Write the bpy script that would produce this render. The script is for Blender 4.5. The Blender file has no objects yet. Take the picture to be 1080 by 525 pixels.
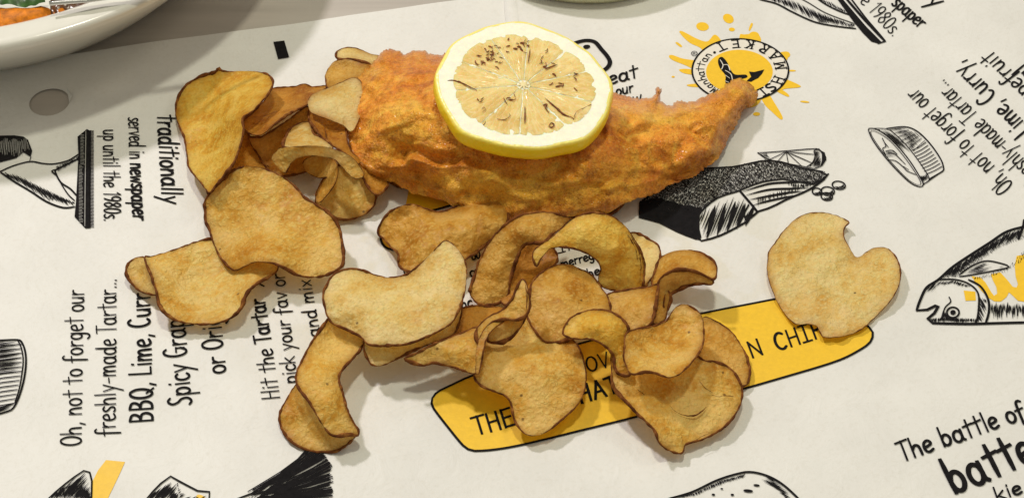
import bpy, math, random
import numpy as np
from mathutils import Vector, noise
from mathutils.geometry import delaunay_2d_cdt
random.seed(7)
S = 0.01                       # everything is worked out in centimetres and built in metres
col = bpy.context.scene.collection
scene = bpy.context.scene
# ------------------------------------------------------------------ camera
TH = math.radians(46.0); F = 1900.0; D = 67.9; CX, CY = 540.0, 262.5
CAM = np.array([0, -D*math.cos(TH), D*math.sin(TH)])
FW = np.array([0, math.cos(TH), -math.sin(TH)]); UP = np.array([0, math.sin(TH), math.cos(TH)])
cd = bpy.data.cameras.new('camera'); cam = bpy.data.objects.new('camera', cd); col.objects.link(cam)
cam.location = CAM*S; cam.rotation_euler = (math.pi/2-TH, 0, 0)
cd.sensor_width = 36; cd.lens = F/1080*36; cd.clip_start = 0.01; cd.clip_end = 50
scene.camera = cam
# ------------------------------------------------------------------ world and lamps
w = bpy.data.worlds.new('World'); scene.world = w; w.use_nodes = True
bg = w.node_tree.nodes['Background']; bg.inputs[0].default_value = (1.0, .96, .80, 1); bg.inputs[1].default_value = 0.35
scene.view_settings.view_transform = 'Standard'; scene.view_settings.look = 'None'
scene.view_settings.exposure = 0; scene.view_settings.gamma = 1
def lamp(name, d, dist, size, power, color):
    l = bpy.data.lights.new(name, 'AREA'); l.shape = 'DISK'; l.size = size; l.energy = power; l.color = color
    o = bpy.data.objects.new(name, l); col.objects.link(o)
    v = Vector(d).normalized()*dist; o.location = v
    o.rotation_euler = (-v).to_track_quat('-Z', 'Y').to_euler()
    return o
lamp('lamp_overhead', (0.03, 0.13, 1.0), 2.0, 0.18, 13.0, (1.0, .98, .78))
lamp('lamp_far_left', (-0.53, 0.62, 1.0), 2.4, 0.18, 30, (1.0, .94, .93))
lamp('lamp_far_right', (0.75, 0.35, 1.0), 1.8, 0.30, 2.2, (1.0, .90, .72))
if hasattr(scene, 'cycles'):
    scene.cycles.max_bounces = 8; scene.cycles.transmission_bounces = 6

# ------------------------------------------------------------------ geometry helpers
def ray(px, py):
    return FW*F + np.array([1.0, 0, 0])*(px-CX) - UP*(py-CY)
def un(px, py, z=0.0):
    d = ray(px, py); t = (z-CAM[2])/d[2]
    return CAM + d*t
def paperz(x, y):
    return 0.10 + 0.030*math.sin(x*.55+y*.2+1) + 0.022*math.sin(y*.7-x*.33) + 0.012*math.sin(x*1.3+y*1.1+2)
def g2(px, py):
    p = un(px, py, 0.10); return np.array([p[0], p[1]])
def Z(x0, y0, s, pts):
    return [(x0+p[0]/s, y0+p[1]/s)+tuple(p[2:]) for p in pts]
def catmull(P, closed=True, n=8):
    P = [np.array(p, float) for p in P]; N = len(P); out = []
    rng = range(N) if closed else range(N-1)
    for i in rng:
        if closed: a, b, c, d = P[i-1], P[i], P[(i+1) % N], P[(i+2) % N]
        else: a, b, c, d = P[max(i-1, 0)], P[i], P[i+1], P[min(i+2, N-1)]
        for k in range(n):
            t = k/n
            out.append(.5*((2*b)+(-a+c)*t+(2*a-5*b+4*c-d)*t*t+(-a+3*b-3*c+d)*t**3))
    if not closed: out.append(P[-1])
    return out
def resample(P, step, closed=True):
    P = [np.array(p, float) for p in P]
    if closed: P = P+[P[0]]
    L = [0]
    for a, b in zip(P, P[1:]): L.append(L[-1]+np.linalg.norm((b-a)[:2]))
    n = max(3, int(round(L[-1]/step))); out = []; j = 0
    for k in range(n if closed else n+1):
        s = L[-1]*k/n
        while j < len(L)-2 and L[j+1] < s: j += 1
        t = (s-L[j])/max(1e-9, L[j+1]-L[j]); out.append(P[j]*(1-t)+P[j+1]*t)
    return out
class TPS:
    def __init__(s, X, V, lam=0.0):
        s.X = np.array(X, float)/50; n = len(X)
        d = np.linalg.norm(s.X[:, None]-s.X[None], axis=2); K = s.U(d)+lam*np.eye(n)
        Pm = np.hstack([np.ones((n, 1)), s.X]); A = np.zeros((n+3, n+3))
        A[:n, :n] = K; A[:n, n:] = Pm; A[n:, :n] = Pm.T
        s.w = np.linalg.solve(A+1e-9*np.eye(n+3), np.concatenate([np.array(V, float), np.zeros(3)]))
    def U(s, d): return np.where(d > 1e-9, d*d*np.log(np.maximum(d, 1e-9)), 0)
    def __call__(s, Q):
        Q = np.array(Q, float)/50; d = np.linalg.norm(Q[:, None]-s.X[None], axis=2)
        return s.U(d)@s.w[:-3]+s.w[-3]+Q@s.w[-2:]
def inside(Q, poly):
    Q = np.array(Q); P = np.array(poly); r = np.zeros(len(Q), bool); n = len(P); j = n-1
    for i in range(n):
        c = ((P[i, 1] > Q[:, 1]) != (P[j, 1] > Q[:, 1]))
        with np.errstate(divide='ignore', invalid='ignore'):
            x = (P[j, 0]-P[i, 0])*(Q[:, 1]-P[i, 1])/(P[j, 1]-P[i, 1])+P[i, 0]
        r ^= c & (Q[:, 0] < x); j = i
    return r
def dist_poly(Q, poly, closed=True):
    Q = np.array(Q, float); P = np.array(poly, float); best = np.full(len(Q), 1e9)
    n = len(P)
    for i in range(n if closed else n-1):
        a = P[i]; b = P[(i+1) % n]; ab = b-a; L = max(1e-12, ab@ab)
        t = np.clip(((Q-a)@ab)/L, 0, 1); best = np.minimum(best, np.linalg.norm(Q-(a+t[:, None]*ab), axis=1))
    return best
def tri2d(B, step, keep=0.6):
    """triangulate polygon B (n x 2) with inner points every step; returns pts, tris, number of boundary points"""
    B = [tuple(b[:2]) for b in B]
    A = np.array(B); x0, y0 = A.min(0); x1, y1 = A.max(0); G = []
    row = 0; y = y0+step*.5
    while y < y1:
        x = x0+(step*.5 if row % 2 else 0)
        while x < x1: G.append((x, y)); x += step
        y += step*.866; row += 1
    if G:
        G = np.array(G); m = inside(G, A); G = G[m]
        if len(G): G = G[dist_poly(G, A) > step*keep]
    P = B+[tuple(q) for q in G]
    V, E, T, ov, oe, of = delaunay_2d_cdt([Vector(p) for p in P], [(i, (i+1) % len(B)) for i in range(len(B))], [], 0, 1e-6)
    V = np.array([(v.x, v.y) for v in V]); T = [t for t in T if len(t) == 3]
    c = np.array([V[list(t)].mean(0) for t in T]); m = inside(c, A)
    T = [tuple(t) for t, k in zip(T, m) if k]
    out = []
    for t in T:
        a, b, c = V[t[0]], V[t[1]], V[t[2]]
        out.append(t if (b[0]-a[0])*(c[1]-a[1])-(b[1]-a[1])*(c[0]-a[0]) > 0 else (t[0], t[2], t[1]))
    return V, out, len(B)
def mesh(name, verts, faces, mat, parent=None, smooth=True, attrs=None):
    me = bpy.data.meshes.new(name)
    me.from_pydata([tuple(float(c)*S for c in v) for v in verts], [], [tuple(int(i) for i in f) for f in faces])
    if smooth: me.polygons.foreach_set('use_smooth', [True]*len(me.polygons))
    if attrs:
        for k, a in attrs.items():
            at = me.attributes.new(k, 'FLOAT', 'POINT'); at.data.foreach_set('value', [float(q) for q in a])
    me.update()
    if mat: me.materials.append(mat)
    o = bpy.data.objects.new(name, me); col.objects.link(o)
    if parent: o.parent = parent
    return o
def tag(o, label=None, cat=None, group=None, kind=None):
    if label: o['label'] = label
    if cat: o['category'] = cat
    if group: o['group'] = group
    if kind: o['kind'] = kind
    return o
def recentre(root, loc):
    """put the thing's origin at its base; children and mesh data are shifted to stay where they are"""
    loc = Vector(loc)
    root.location = loc
    for ch in root.children: shift(ch, loc)
    if root.type == 'MESH': root.data.transform(__import__('mathutils').Matrix.Translation(-loc))
def shift(o, loc):
    if o.type == 'MESH': o.data.transform(__import__('mathutils').Matrix.Translation(-loc))
    for c in o.children: shift(c, loc)
def empty(name):
    o = bpy.data.objects.new(name, None); o.empty_display_size = .01; col.objects.link(o); return o
def nz(x, y, z=0.0): return noise.noise(Vector((x, y, z)))

# ------------------------------------------------------------------ materials
def mat(name):
    m = bpy.data.materials.new(name); m.use_nodes = True; nt = m.node_tree
    for n in list(nt.nodes):
        if n.type != 'OUTPUT_MATERIAL': nt.nodes.remove(n)
    out = [n for n in nt.nodes if n.type == 'OUTPUT_MATERIAL'][0]
    return m, nt, out
def N(nt, t, **kw):
    n = nt.nodes.new(t)
    for k, v in kw.items():
        if k in ('i',):
            for a, b in v.items(): n.inputs[a].default_value = b
        else: setattr(n, k, v)
    return n
def coords(nt, scale=100):
    t = N(nt, 'ShaderNodeNewGeometry'); v = N(nt, 'ShaderNodeVectorMath', operation='SCALE'); v.inputs['Scale'].default_value = scale
    nt.links.new(t.outputs['Position'], v.inputs[0]); return v.outputs[0]
def noise_tex(nt, vec, scale, detail=3, rough=.55, dist=0):
    n = N(nt, 'ShaderNodeTexNoise'); n.inputs['Scale'].default_value = scale; n.inputs['Detail'].default_value = detail
    n.inputs['Roughness'].default_value = rough; n.inputs['Distortion'].default_value = dist; nt.links.new(vec, n.inputs['Vector']); return n.outputs['Fac']
def ramp(nt, fac, stops):
    r = N(nt, 'ShaderNodeValToRGB'); e = r.color_ramp.elements
    while len(e) > 1: e.remove(e[-1])
    e[0].position = stops[0][0]; e[0].color = (*stops[0][1], 1)
    for p, c in stops[1:]:
        q = e.new(p); q.color = (*c, 1)
    nt.links.new(fac, r.inputs[0]); return r.outputs[0]
def mix(nt, a, b, fac, blend='MIX'):
    m = N(nt, 'ShaderNodeMix', data_type='RGBA', blend_type=blend)
    for sock, v in ((m.inputs[6], a), (m.inputs[7], b), (m.inputs[0], fac)):
        if isinstance(v, (int, float)): sock.default_value = v
        elif isinstance(v, tuple): sock.default_value = (*v, 1) if len(v) == 3 else v
        else: nt.links.new(v, sock)
    return m.outputs[2]
def maprange(nt, v, a, b, c=0, d=1):
    m = N(nt, 'ShaderNodeMapRange'); nt.links.new(v, m.inputs[0])
    for i, q in enumerate((a, b, c, d)): m.inputs[i+1].default_value = q
    return m.outputs[0]
def bump(nt, h, strength, dist=0.001, normal=None):
    b = N(nt, 'ShaderNodeBump'); b.inputs['Strength'].default_value = strength; b.inputs['Distance'].default_value = dist
    nt.links.new(h, b.inputs['Height'])
    if normal: nt.links.new(normal, b.inputs['Normal'])
    return b.outputs[0]
def principled(nt, out, color, rough=.5, normal=None, **kw):
    p = N(nt, 'ShaderNodeBsdfPrincipled')
    if isinstance(color, tuple): p.inputs['Base Color'].default_value = (*color, 1)
    else: nt.links.new(color, p.inputs['Base Color'])
    if isinstance(rough, (int, float)): p.inputs['Roughness'].default_value = rough
    else: nt.links.new(rough, p.inputs['Roughness'])
    if normal: nt.links.new(normal, p.inputs['Normal'])
    for k, v in kw.items(): p.inputs[k.replace('_', ' ')].default_value = v
    nt.links.new(p.outputs[0], out.inputs[0]); return p

def chip_mat(name, light, mid, dark, transl=.42, greas=.25):
    m, nt, out = mat(name); P = coords(nt)
    oi = N(nt, 'ShaderNodeObjectInfo'); off = N(nt, 'ShaderNodeVectorMath', operation='ADD')
    sc = N(nt, 'ShaderNodeVectorMath', operation='SCALE'); cmb = N(nt, 'ShaderNodeCombineXYZ')
    for k in range(3): nt.links.new(oi.outputs['Random'], cmb.inputs[k])
    nt.links.new(cmb.outputs[0], sc.inputs[0]); sc.inputs['Scale'].default_value = 40
    nt.links.new(P, off.inputs[0]); nt.links.new(sc.outputs[0], off.inputs[1]); V = off.outputs[0]
    n1 = noise_tex(nt, V, .75, 5, .66, .5); c = ramp(nt, n1, [(.36, dark), (.48, mid), (.60, light)])
    # pale starch blisters
    vo = N(nt, 'ShaderNodeTexVoronoi', feature='SMOOTH_F1'); vo.inputs['Scale'].default_value = 6.5; vo.inputs['Smoothness'].default_value = .5
    dn = noise_tex(nt, V, 3.0, 3, .6); wv = N(nt, 'ShaderNodeVectorMath', operation='MULTIPLY_ADD')
    cc = N(nt, 'ShaderNodeCombineXYZ'); nt.links.new(dn, cc.inputs[0]); nt.links.new(dn, cc.inputs[1])
    nt.links.new(cc.outputs[0], wv.inputs[0]); wv.inputs[1].default_value = (.5, .5, .5); nt.links.new(V, wv.inputs[2])
    nt.links.new(wv.outputs[0], vo.inputs['Vector'])
    bl = maprange(nt, vo.outputs['Distance'], .15, .62, 1, 0)
    n3 = noise_tex(nt, V, .9, 2); blf = N(nt, 'ShaderNodeMath', operation='MULTIPLY'); nt.links.new(bl, blf.inputs[0]); nt.links.new(maprange(nt, n3, .35, .65, .15, .65), blf.inputs[1])
    c = mix(nt, c, tuple(min(1, q*1.28+.02) for q in light), blf.outputs[0])
    n4 = noise_tex(nt, V, 8, 3, .7); c = mix(nt, c, (.62, .48, .28), maprange(nt, n4, .50, .72, 0, .5), 'MULTIPLY')
    n6 = noise_tex(nt, V, 7, 2, .6); nn = N(nt, 'ShaderNodeMath', operation='MULTIPLY'); nt.links.new(maprange(nt, n6, .56, .70, 0, .5), nn.inputs[0]); nt.links.new(maprange(nt, n3, .65, .35, .3, 1), nn.inputs[1])
    c = mix(nt, c, tuple(min(1, q*1.25+.06) for q in light), nn.outputs[0])
    # browner where it fried longest: towards the rim, unevenly
    at = N(nt, 'ShaderNodeAttribute', attribute_name='rim'); n5 = noise_tex(nt, V, .7, 3)
    r = N(nt, 'ShaderNodeMath', operation='MULTIPLY'); nt.links.new(at.outputs['Fac'], r.inputs[0]); nt.links.new(maprange(nt, n5, .35, .7, .15, 1.0), r.inputs[1])
    c = mix(nt, c, tuple(q*f for q, f in zip(dark, (.62, .45, .35))), r.outputs[0])
    # specks
    v2 = N(nt, 'ShaderNodeTexVoronoi'); v2.inputs['Scale'].default_value = .85; nt.links.new(V, v2.inputs['Vector'])
    c = mix(nt, c, (.07, .03, .012), maprange(nt, v2.outputs['Distance'], .035, .055, .8, 0))
    h = N(nt, 'ShaderNodeMath', operation='ADD'); nt.links.new(bl, h.inputs[0]); nt.links.new(n4, h.inputs[1])
    nb = bump(nt, h.outputs[0], .62, .00045)
    p = N(nt, 'ShaderNodeBsdfPrincipled'); nt.links.new(c, p.inputs['Base Color']); nt.links.new(nb, p.inputs['Normal'])
    nt.links.new(maprange(nt, n4, .3, .7, .38, .6), p.inputs['Roughness']); p.inputs['Specular IOR Level'].default_value = greas; p.inputs['Coat Weight'].default_value = .12; p.inputs['Coat Roughness'].default_value = .32
    t = N(nt, 'ShaderNodeBsdfTranslucent'); nt.links.new(mix(nt, c, (1.0, .86, .48), .55), t.inputs[0]); nt.links.new(nb, t.inputs['Normal'])
    ms = N(nt, 'ShaderNodeMixShader'); ms.inputs[0].default_value = transl
    nt.links.new(p.outputs[0], ms.inputs[1]); nt.links.new(t.outputs[0], ms.inputs[2])
    tr = N(nt, 'ShaderNodeBsdfTransparent'); tr.inputs[0].default_value = (1, .86, .52, 1); m2 = N(nt, 'ShaderNodeMixShader'); m2.inputs[0].default_value = .10   # fat-soaked, lets a little light straight through
    nt.links.new(ms.outputs[0], m2.inputs[1]); nt.links.new(tr.outputs[0], m2.inputs[2]); nt.links.new(m2.outputs[0], out.inputs[0])
    return m
M = {}
M['pale'] = chip_mat('crisp_pale', (.95, .78, .38), (.90, .68, .24), (.80, .50, .11))
M['cream'] = chip_mat('crisp_cream_gold', (.94, .72, .28), (.88, .59, .14), (.76, .40, .045))
M['gold'] = chip_mat('crisp_golden', (.93, .66, .21), (.84, .51, .085), (.67, .31, .020))
M['yellow'] = chip_mat('crisp_yellow', (.95, .68, .15), (.86, .52, .055), (.70, .33, .015))
M['brown'] = chip_mat('crisp_brown', (.74, .39, .060), (.61, .27, .022), (.42, .13, .006))
M['tan'] = chip_mat('crisp_tan', (.86, .56, .15), (.73, .405, .058), (.54, .225, .013))
m, nt, out = mat('crisp_skin'); P = coords(nt); n1 = noise_tex(nt, P, 3.5, 3)
principled(nt, out, ramp(nt, n1, [(.3, (.07, .018, .004)), (.55, (.16, .050, .010)), (.75, (.34, .14, .03))]), .8, bump(nt, noise_tex(nt, P, 20, 2), .4, .0004)); M['skin'] = m; [setattr(q.inputs['Specular IOR Level'], 'default_value', .15) for q in nt.nodes if q.type == 'BSDF_PRINCIPLED']

m, nt, out = mat('batter'); P = coords(nt)
n1 = noise_tex(nt, P, .75, 5, .62, .6); c = ramp(nt, n1, [(.32, (.54, .12, .005)), (.43, (.80, .235, .010)), (.54, (.94, .35, .022)), (.64, (.99, .53, .065))])
pa = N(nt, 'ShaderNodeAttribute', attribute_name='pale'); c = mix(nt, c, (.97, .53, .05), pa.outputs['Fac'])
n2 = noise_tex(nt, P, 5.0, 4, .7, .5); c = mix(nt, c, (.92, .52, .06), maprange(nt, n2, .54, .70, 0, .5)); n9 = noise_tex(nt, P, 11, 3, .7, .3); c = mix(nt, c, (1.0, .66, .13), maprange(nt, n9, .58, .70, 0, .6)); c = mix(nt, c, (.42, .10, .005), maprange(nt, n9, .46, .34, 0, .5))
n3 = noise_tex(nt, P, 2.2, 4, .65); c = mix(nt, c, (.34, .085, .006), maprange(nt, n3, .55, .72, 0, .6))
at = N(nt, 'ShaderNodeAttribute', attribute_name='rim'); c = mix(nt, c, (.42, .13, .014), mix(nt, (0, 0, 0), at.outputs['Fac'], .42))
n4 = noise_tex(nt, P, 14, 3, .6); ad0 = N(nt, 'ShaderNodeMath', operation='MULTIPLY_ADD'); nt.links.new(n2, ad0.inputs[0]); ad0.inputs[1].default_value = 1.1; nt.links.new(n4, ad0.inputs[2])
vb = N(nt, 'ShaderNodeTexVoronoi', feature='SMOOTH_F1'); vb.inputs['Scale'].default_value = 3.2; vb.inputs['Smoothness'].default_value = .6
wb = N(nt, 'ShaderNodeVectorMath', operation='MULTIPLY_ADD'); cw2 = N(nt, 'ShaderNodeCombineXYZ'); nt.links.new(n2, cw2.inputs[0]); nt.links.new(n9, cw2.inputs[1]); nt.links.new(cw2.outputs[0], wb.inputs[0]); wb.inputs[1].default_value = (.6, .6, 0); nt.links.new(P, wb.inputs[2]); nt.links.new(wb.outputs[0], vb.inputs['Vector'])
ad = N(nt, 'ShaderNodeMath', operation='MULTIPLY_ADD'); nt.links.new(vb.outputs['Distance'], ad.inputs[0]); ad.inputs[1].default_value = -1.3; nt.links.new(ad0.outputs[0], ad.inputs[2])
p = principled(nt, out, c, maprange(nt, n2, .3, .7, .22, .42), bump(nt, ad.outputs[0], .85, .0009)); p.inputs['Specular IOR Level'].default_value = .38
p.inputs['Coat Weight'].default_value = .14; p.inputs['Coat Roughness'].default_value = .12; p.inputs['Subsurface Weight'].default_value = .06; p.inputs['Subsurface Radius'].default_value = (1, .45, .15); p.inputs['Subsurface Scale'].default_value = .004; M['batter'] = m

m, nt, out = mat('greaseproof_paper'); P = coords(nt)
n1 = noise_tex(nt, P, .25, 3); c = ramp(nt, n1, [(.3, (.675, .660, .635)), (.7, (.745, .730, .705))])
n2 = noise_tex(nt, P, 6, 4, .7); c = mix(nt, c, (.88, .86, .82), maprange(nt, n2, .5, .75, 0, .5), 'MULTIPLY')
ln = N(nt, 'ShaderNodeVectorMath', operation='DISTANCE'); sc_ = N(nt, 'ShaderNodeMapping'); nt.links.new(P, sc_.inputs[0]); sc_.inputs['Scale'].default_value = (.7, 1, 0); nt.links.new(sc_.outputs[0], ln.inputs[0]); ln.inputs[1].default_value = (-.3, .5, 0)
gs = N(nt, 'ShaderNodeMath', operation='MULTIPLY'); nt.links.new(maprange(nt, ln.outputs['Value'], 5.5, 9.5, 1, 0), gs.inputs[0]); nt.links.new(maprange(nt, noise_tex(nt, P, .55, 3, .5), .50, .56, 0, .55), gs.inputs[1])
c = mix(nt, c, (.93, .90, .78), gs.outputs[0], 'MULTIPLY')
n3 = noise_tex(nt, P, .8, 4, .6, .8); ad = N(nt, 'ShaderNodeMath', operation='MULTIPLY_ADD'); nt.links.new(n2, ad.inputs[0]); ad.inputs[1].default_value = .10; nt.links.new(n3, ad.inputs[2])
principled(nt, out, c, .55, bump(nt, ad.outputs[0], .35, .0016)); M['paper'] = m
def flat(name, c, rough=.5, var=.12, sc=8, **kw):
    m, nt, out = mat(name); P = coords(nt); n = noise_tex(nt, P, sc, 3, .65)
    principled(nt, out, ramp(nt, n, [(.3, tuple(q*(1-var) for q in c)), (.7, tuple(min(1, q*(1+var)) for q in c))]), rough, bump(nt, n, .12, .0004), **kw); return m
M['ink'] = flat('black_ink', (.010, .009, .010), .8, .3, 5, Specular_IOR_Level=.08)
M['greyink'] = flat('grey_ink', (.30, .29, .27), .55, .2, 9)
M['yellowink'] = flat('yellow_ink', (.82, .50, .012), .5, .06, 6)
M['whiteink'] = flat('unprinted_white', (.74, .69, .61), .55, .05, 6)
M['porcelain'] = flat('white_porcelain', (.74, .72, .66), .18, .03, 1)
M['greenglaze'] = flat('green_glaze', (.66, .68, .46), .4, .08, 2)
M['carrot'] = flat('carrot_flesh', (.58, .17, .004), .55, .45, 3, Specular_IOR_Level=.2)
M['sauce_shade'] = flat('brown_sauce_shade', (.10, .035, .010), .25, .5, 3)  # dark brown of the food, with the shade in the bowl coloured in
M['leaf'] = flat('salad_leaf', (.035, .10, .015), .4, .5, 3)
M['steel'] = flat('steel', (.62, .61, .58), .22, .05, 3, Metallic=1.0)
M['pith'] = flat('lemon_pith', (.95, .91, .74), .5, .05, 3, Subsurface_Weight=.25, Subsurface_Scale=.003)
M['char'] = flat('char_mark', (.20, .065, .014), .6, .6, 12)
M['membrane'] = flat('lemon_membrane', (.86, .72, .38), .4, .08, 6)
# lemon rind: yellow, pitted, paler at the cut edge
m, nt, out = mat('lemon_rind'); P = coords(nt); n1 = noise_tex(nt, P, .8, 3); v = N(nt, 'ShaderNodeTexVoronoi'); v.inputs['Scale'].default_value = 6; nt.links.new(P, v.inputs['Vector'])
at = N(nt, 'ShaderNodeAttribute', attribute_name='rim')
c = mix(nt, ramp(nt, n1, [(.3, (.93, .60, .006)), (.7, (.98, .74, .02))]), (.94, .80, .22), at.outputs['Fac'])
principled(nt, out, c, .33, bump(nt, v.outputs['Distance'], .25, .0006), Subsurface_Weight=.15, Subsurface_Scale=.003); M['rind'] = m
# lemon flesh: seared, moist
m, nt, out = mat('lemon_flesh'); P = coords(nt); n1 = noise_tex(nt, P, 1.0, 4, .6); n2 = noise_tex(nt, P, 9, 4, .65)
aa_ = N(nt, 'ShaderNodeAttribute', attribute_name='ang'); ar_ = N(nt, 'ShaderNodeAttribute', attribute_name='rad'); cb = N(nt, 'ShaderNodeCombineXYZ')
nt.links.new(aa_.outputs['Fac'], cb.inputs[0]); nt.links.new(ar_.outputs['Fac'], cb.inputs[1])
mp_ = N(nt, 'ShaderNodeMapping'); mp_.inputs['Scale'].default_value = (11, 4.5, 1); nt.links.new(cb.outputs[0], mp_.inputs[0])
vs = N(nt, 'ShaderNodeTexVoronoi', feature='DISTANCE_TO_EDGE'); vs.inputs['Scale'].default_value = 1.0
wn = noise_tex(nt, mp_.outputs[0], 1.5, 2); wm = N(nt, 'ShaderNodeVectorMath', operation='MULTIPLY_ADD'); cw = N(nt, 'ShaderNodeCombineXYZ'); nt.links.new(wn, cw.inputs[0]); nt.links.new(wn, cw.inputs[1])
nt.links.new(cw.outputs[0], wm.inputs[0]); wm.inputs[1].default_value = (.8, .8, 0); nt.links.new(mp_.outputs[0], wm.inputs[2]); nt.links.new(wm.outputs[0], vs.inputs['Vector'])
c = ramp(nt, n1, [(.3, (.70, .46, .14)), (.5, (.80, .57, .20)), (.7, (.90, .71, .32))])
c = mix(nt, c, (.97, .86, .55), maprange(nt, vs.outputs['Distance'], .0, .10, .28, 0)); c = mix(nt, c, (.98, .88, .60), maprange(nt, n2, .56, .75, 0, .5))
c = mix(nt, c, (.46, .22, .05), maprange(nt, noise_tex(nt, P, 5, 3, .7), .60, .74, 0, .5))
ha = N(nt, 'ShaderNodeMath', operation='MULTIPLY_ADD'); nt.links.new(maprange(nt, vs.outputs['Distance'], 0, .25), ha.inputs[0]); ha.inputs[1].default_value = 1.2; nt.links.new(n2, ha.inputs[2])
principled(nt, out, c, .22, bump(nt, ha.outputs[0], .22, .0004), Subsurface_Weight=.4, Subsurface_Scale=.004, Specular_IOR_Level=.4); M['flesh'] = m
# table: pale wood boards
m, nt, out = mat('table_wood'); P = coords(nt); st = N(nt, 'ShaderNodeMapping'); nt.links.new(P, st.inputs[0]); st.inputs['Rotation'].default_value = (0, 0, -.22); st.inputs['Scale'].default_value = (.06, .9, 1)
n1 = noise_tex(nt, st.outputs[0], 1.0, 5, .6); wv = N(nt, 'ShaderNodeTexWave'); 
c = ramp(nt, n1, [(.3, (.40, .36, .325)), (.7, (.52, .47, .425))]); principled(nt, out, c, .5, bump(nt, n1, .1, .001)); M['table'] = m

# ------------------------------------------------------------------ ink
class Ink:
    """flat print lying on the paper"""
    def __init__(s, lev): s.v = []; s.f = []; s.lev = lev; s.k = 0
    def add(s, P2, tris, dz=0):
        b = len(s.v); zz = .010+s.lev*.006+dz
        s.v += [(p[0], p[1], paperz(p[0], p[1])+zz) for p in P2]; s.f += [tuple(b+i for i in t) for t in tris]
    def ribbon(s, pts, w, taper=0):          # pts in ground cm
        P = [np.array(p, float) for p in pts]
        if len(P) < 2: return
        L = sum(np.linalg.norm(b-a) for a, b in zip(P, P[1:]))
        if L < 1e-4: return
        if L > 1.0: P = resample(P, min(.4, max(.05, L/ max(len(P), 4))), False)
        n = len(P); a = []; T = []
        for i in range(n):
            t = P[min(i+1, n-1)]-P[max(i-1, 0)]; l = np.linalg.norm(t); t = t/l if l > 1e-9 else np.array([1., 0]); T.append(t)
        P[0] = P[0]-T[0]*w*.35; P[-1] = P[-1]+T[-1]*w*.35
        ww = []
        for i in range(n):
            u = i/(n-1); f = 1
            if taper == 1: f = max(.12, 1-u)
            elif taper == 2: f = max(.12, math.sin(math.pi*min(1, max(0, u)))**.6)
            elif i in (0, n-1): f = .72
            ww.append(w*.5*f)
        V = []
        for p, t, h in zip(P, T, ww):
            nn = np.array([-t[1], t[0]]); V += [p+nn*h, p-nn*h]
        s.k += 1
        s.add(V, [(2*i, 2*i+1, 2*i+3, 2*i+2) for i in range(n-1)], (s.k % 7)*.0004)
    def line(s, px, w, smooth=True, closed=False, taper=0):   # px: picture coordinates of a mark, laid on the paper
        P = catmull(px, closed, 5) if smooth and len(px) > 2 else [np.array(p, float) for p in px]
        if closed: P = P+[P[0]]
        s.ribbon([g2(*p[:2]) for p in P], w, taper)
    def fill(s, px, smooth=True, closed_n=5):
        P = catmull(px, True, closed_n) if smooth else px
        G = [tuple(g2(*p[:2])) for p in P]
        V, T, n = tri2d(G, .45); s.k += 1; s.add(V, T, (s.k % 9)*.0007)
    def build(s, name, m, parent):
        return mesh(name, s.v, s.f, m, parent, smooth=False)
    def hatch(s, px, ang, spacing, w, seed=0, brk=.0, jit=.25, cover=1.0, curve=0):
        """lines across a polygon given in picture coordinates; ang in degrees in the picture"""
        r = random.Random(seed); P = np.array(px, float); c, sn = math.cos(math.radians(ang)), math.sin(math.radians(ang))
        R = np.array([[c, sn], [-sn, c]]); Q = P@R.T; y = Q[:, 1].min()+spacing*.5
        while y < Q[:, 1].max():
            xs = []
            for i in range(len(Q)):
                a, b = Q[i-1], Q[i]
                if (a[1] > y) != (b[1] > y): xs.append(a[0]+(y-a[1])/(b[1]-a[1])*(b[0]-a[0]))
            xs.sort()
            for a, b in zip(xs[::2], xs[1::2]):
                L = b-a
                if L < 1: continue
                if brk <= 0:
                    a2 = a+r.random()*jit*L*.3; b2 = a+L*cover*(1-r.random()*jit)
                    seg = [(a2, b2)]
                else:
                    seg = []; x = a
                    while x < b:
                        l = brk*(.4+r.random()); seg.append((x, min(b, x+l))); x += l+brk*(.15+r.random()*.5)*(1/cover-.6)
                for u, v in seg:
                    if v-u < .3: continue
                    yy = y+(r.random()-.5)*spacing*jit*2
                    pp = [np.array([u, yy]), np.array([(u+v)/2, yy+(r.random()-.5)*.4+curve]), np.array([v, yy+(r.random()-.5)*spacing*.5])]
                    s.ribbon([g2(*(R.T@q)) for q in pp], w*(.6+r.random()*.7), 2)
            y += spacing*(.75+r.random()*.5)

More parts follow.
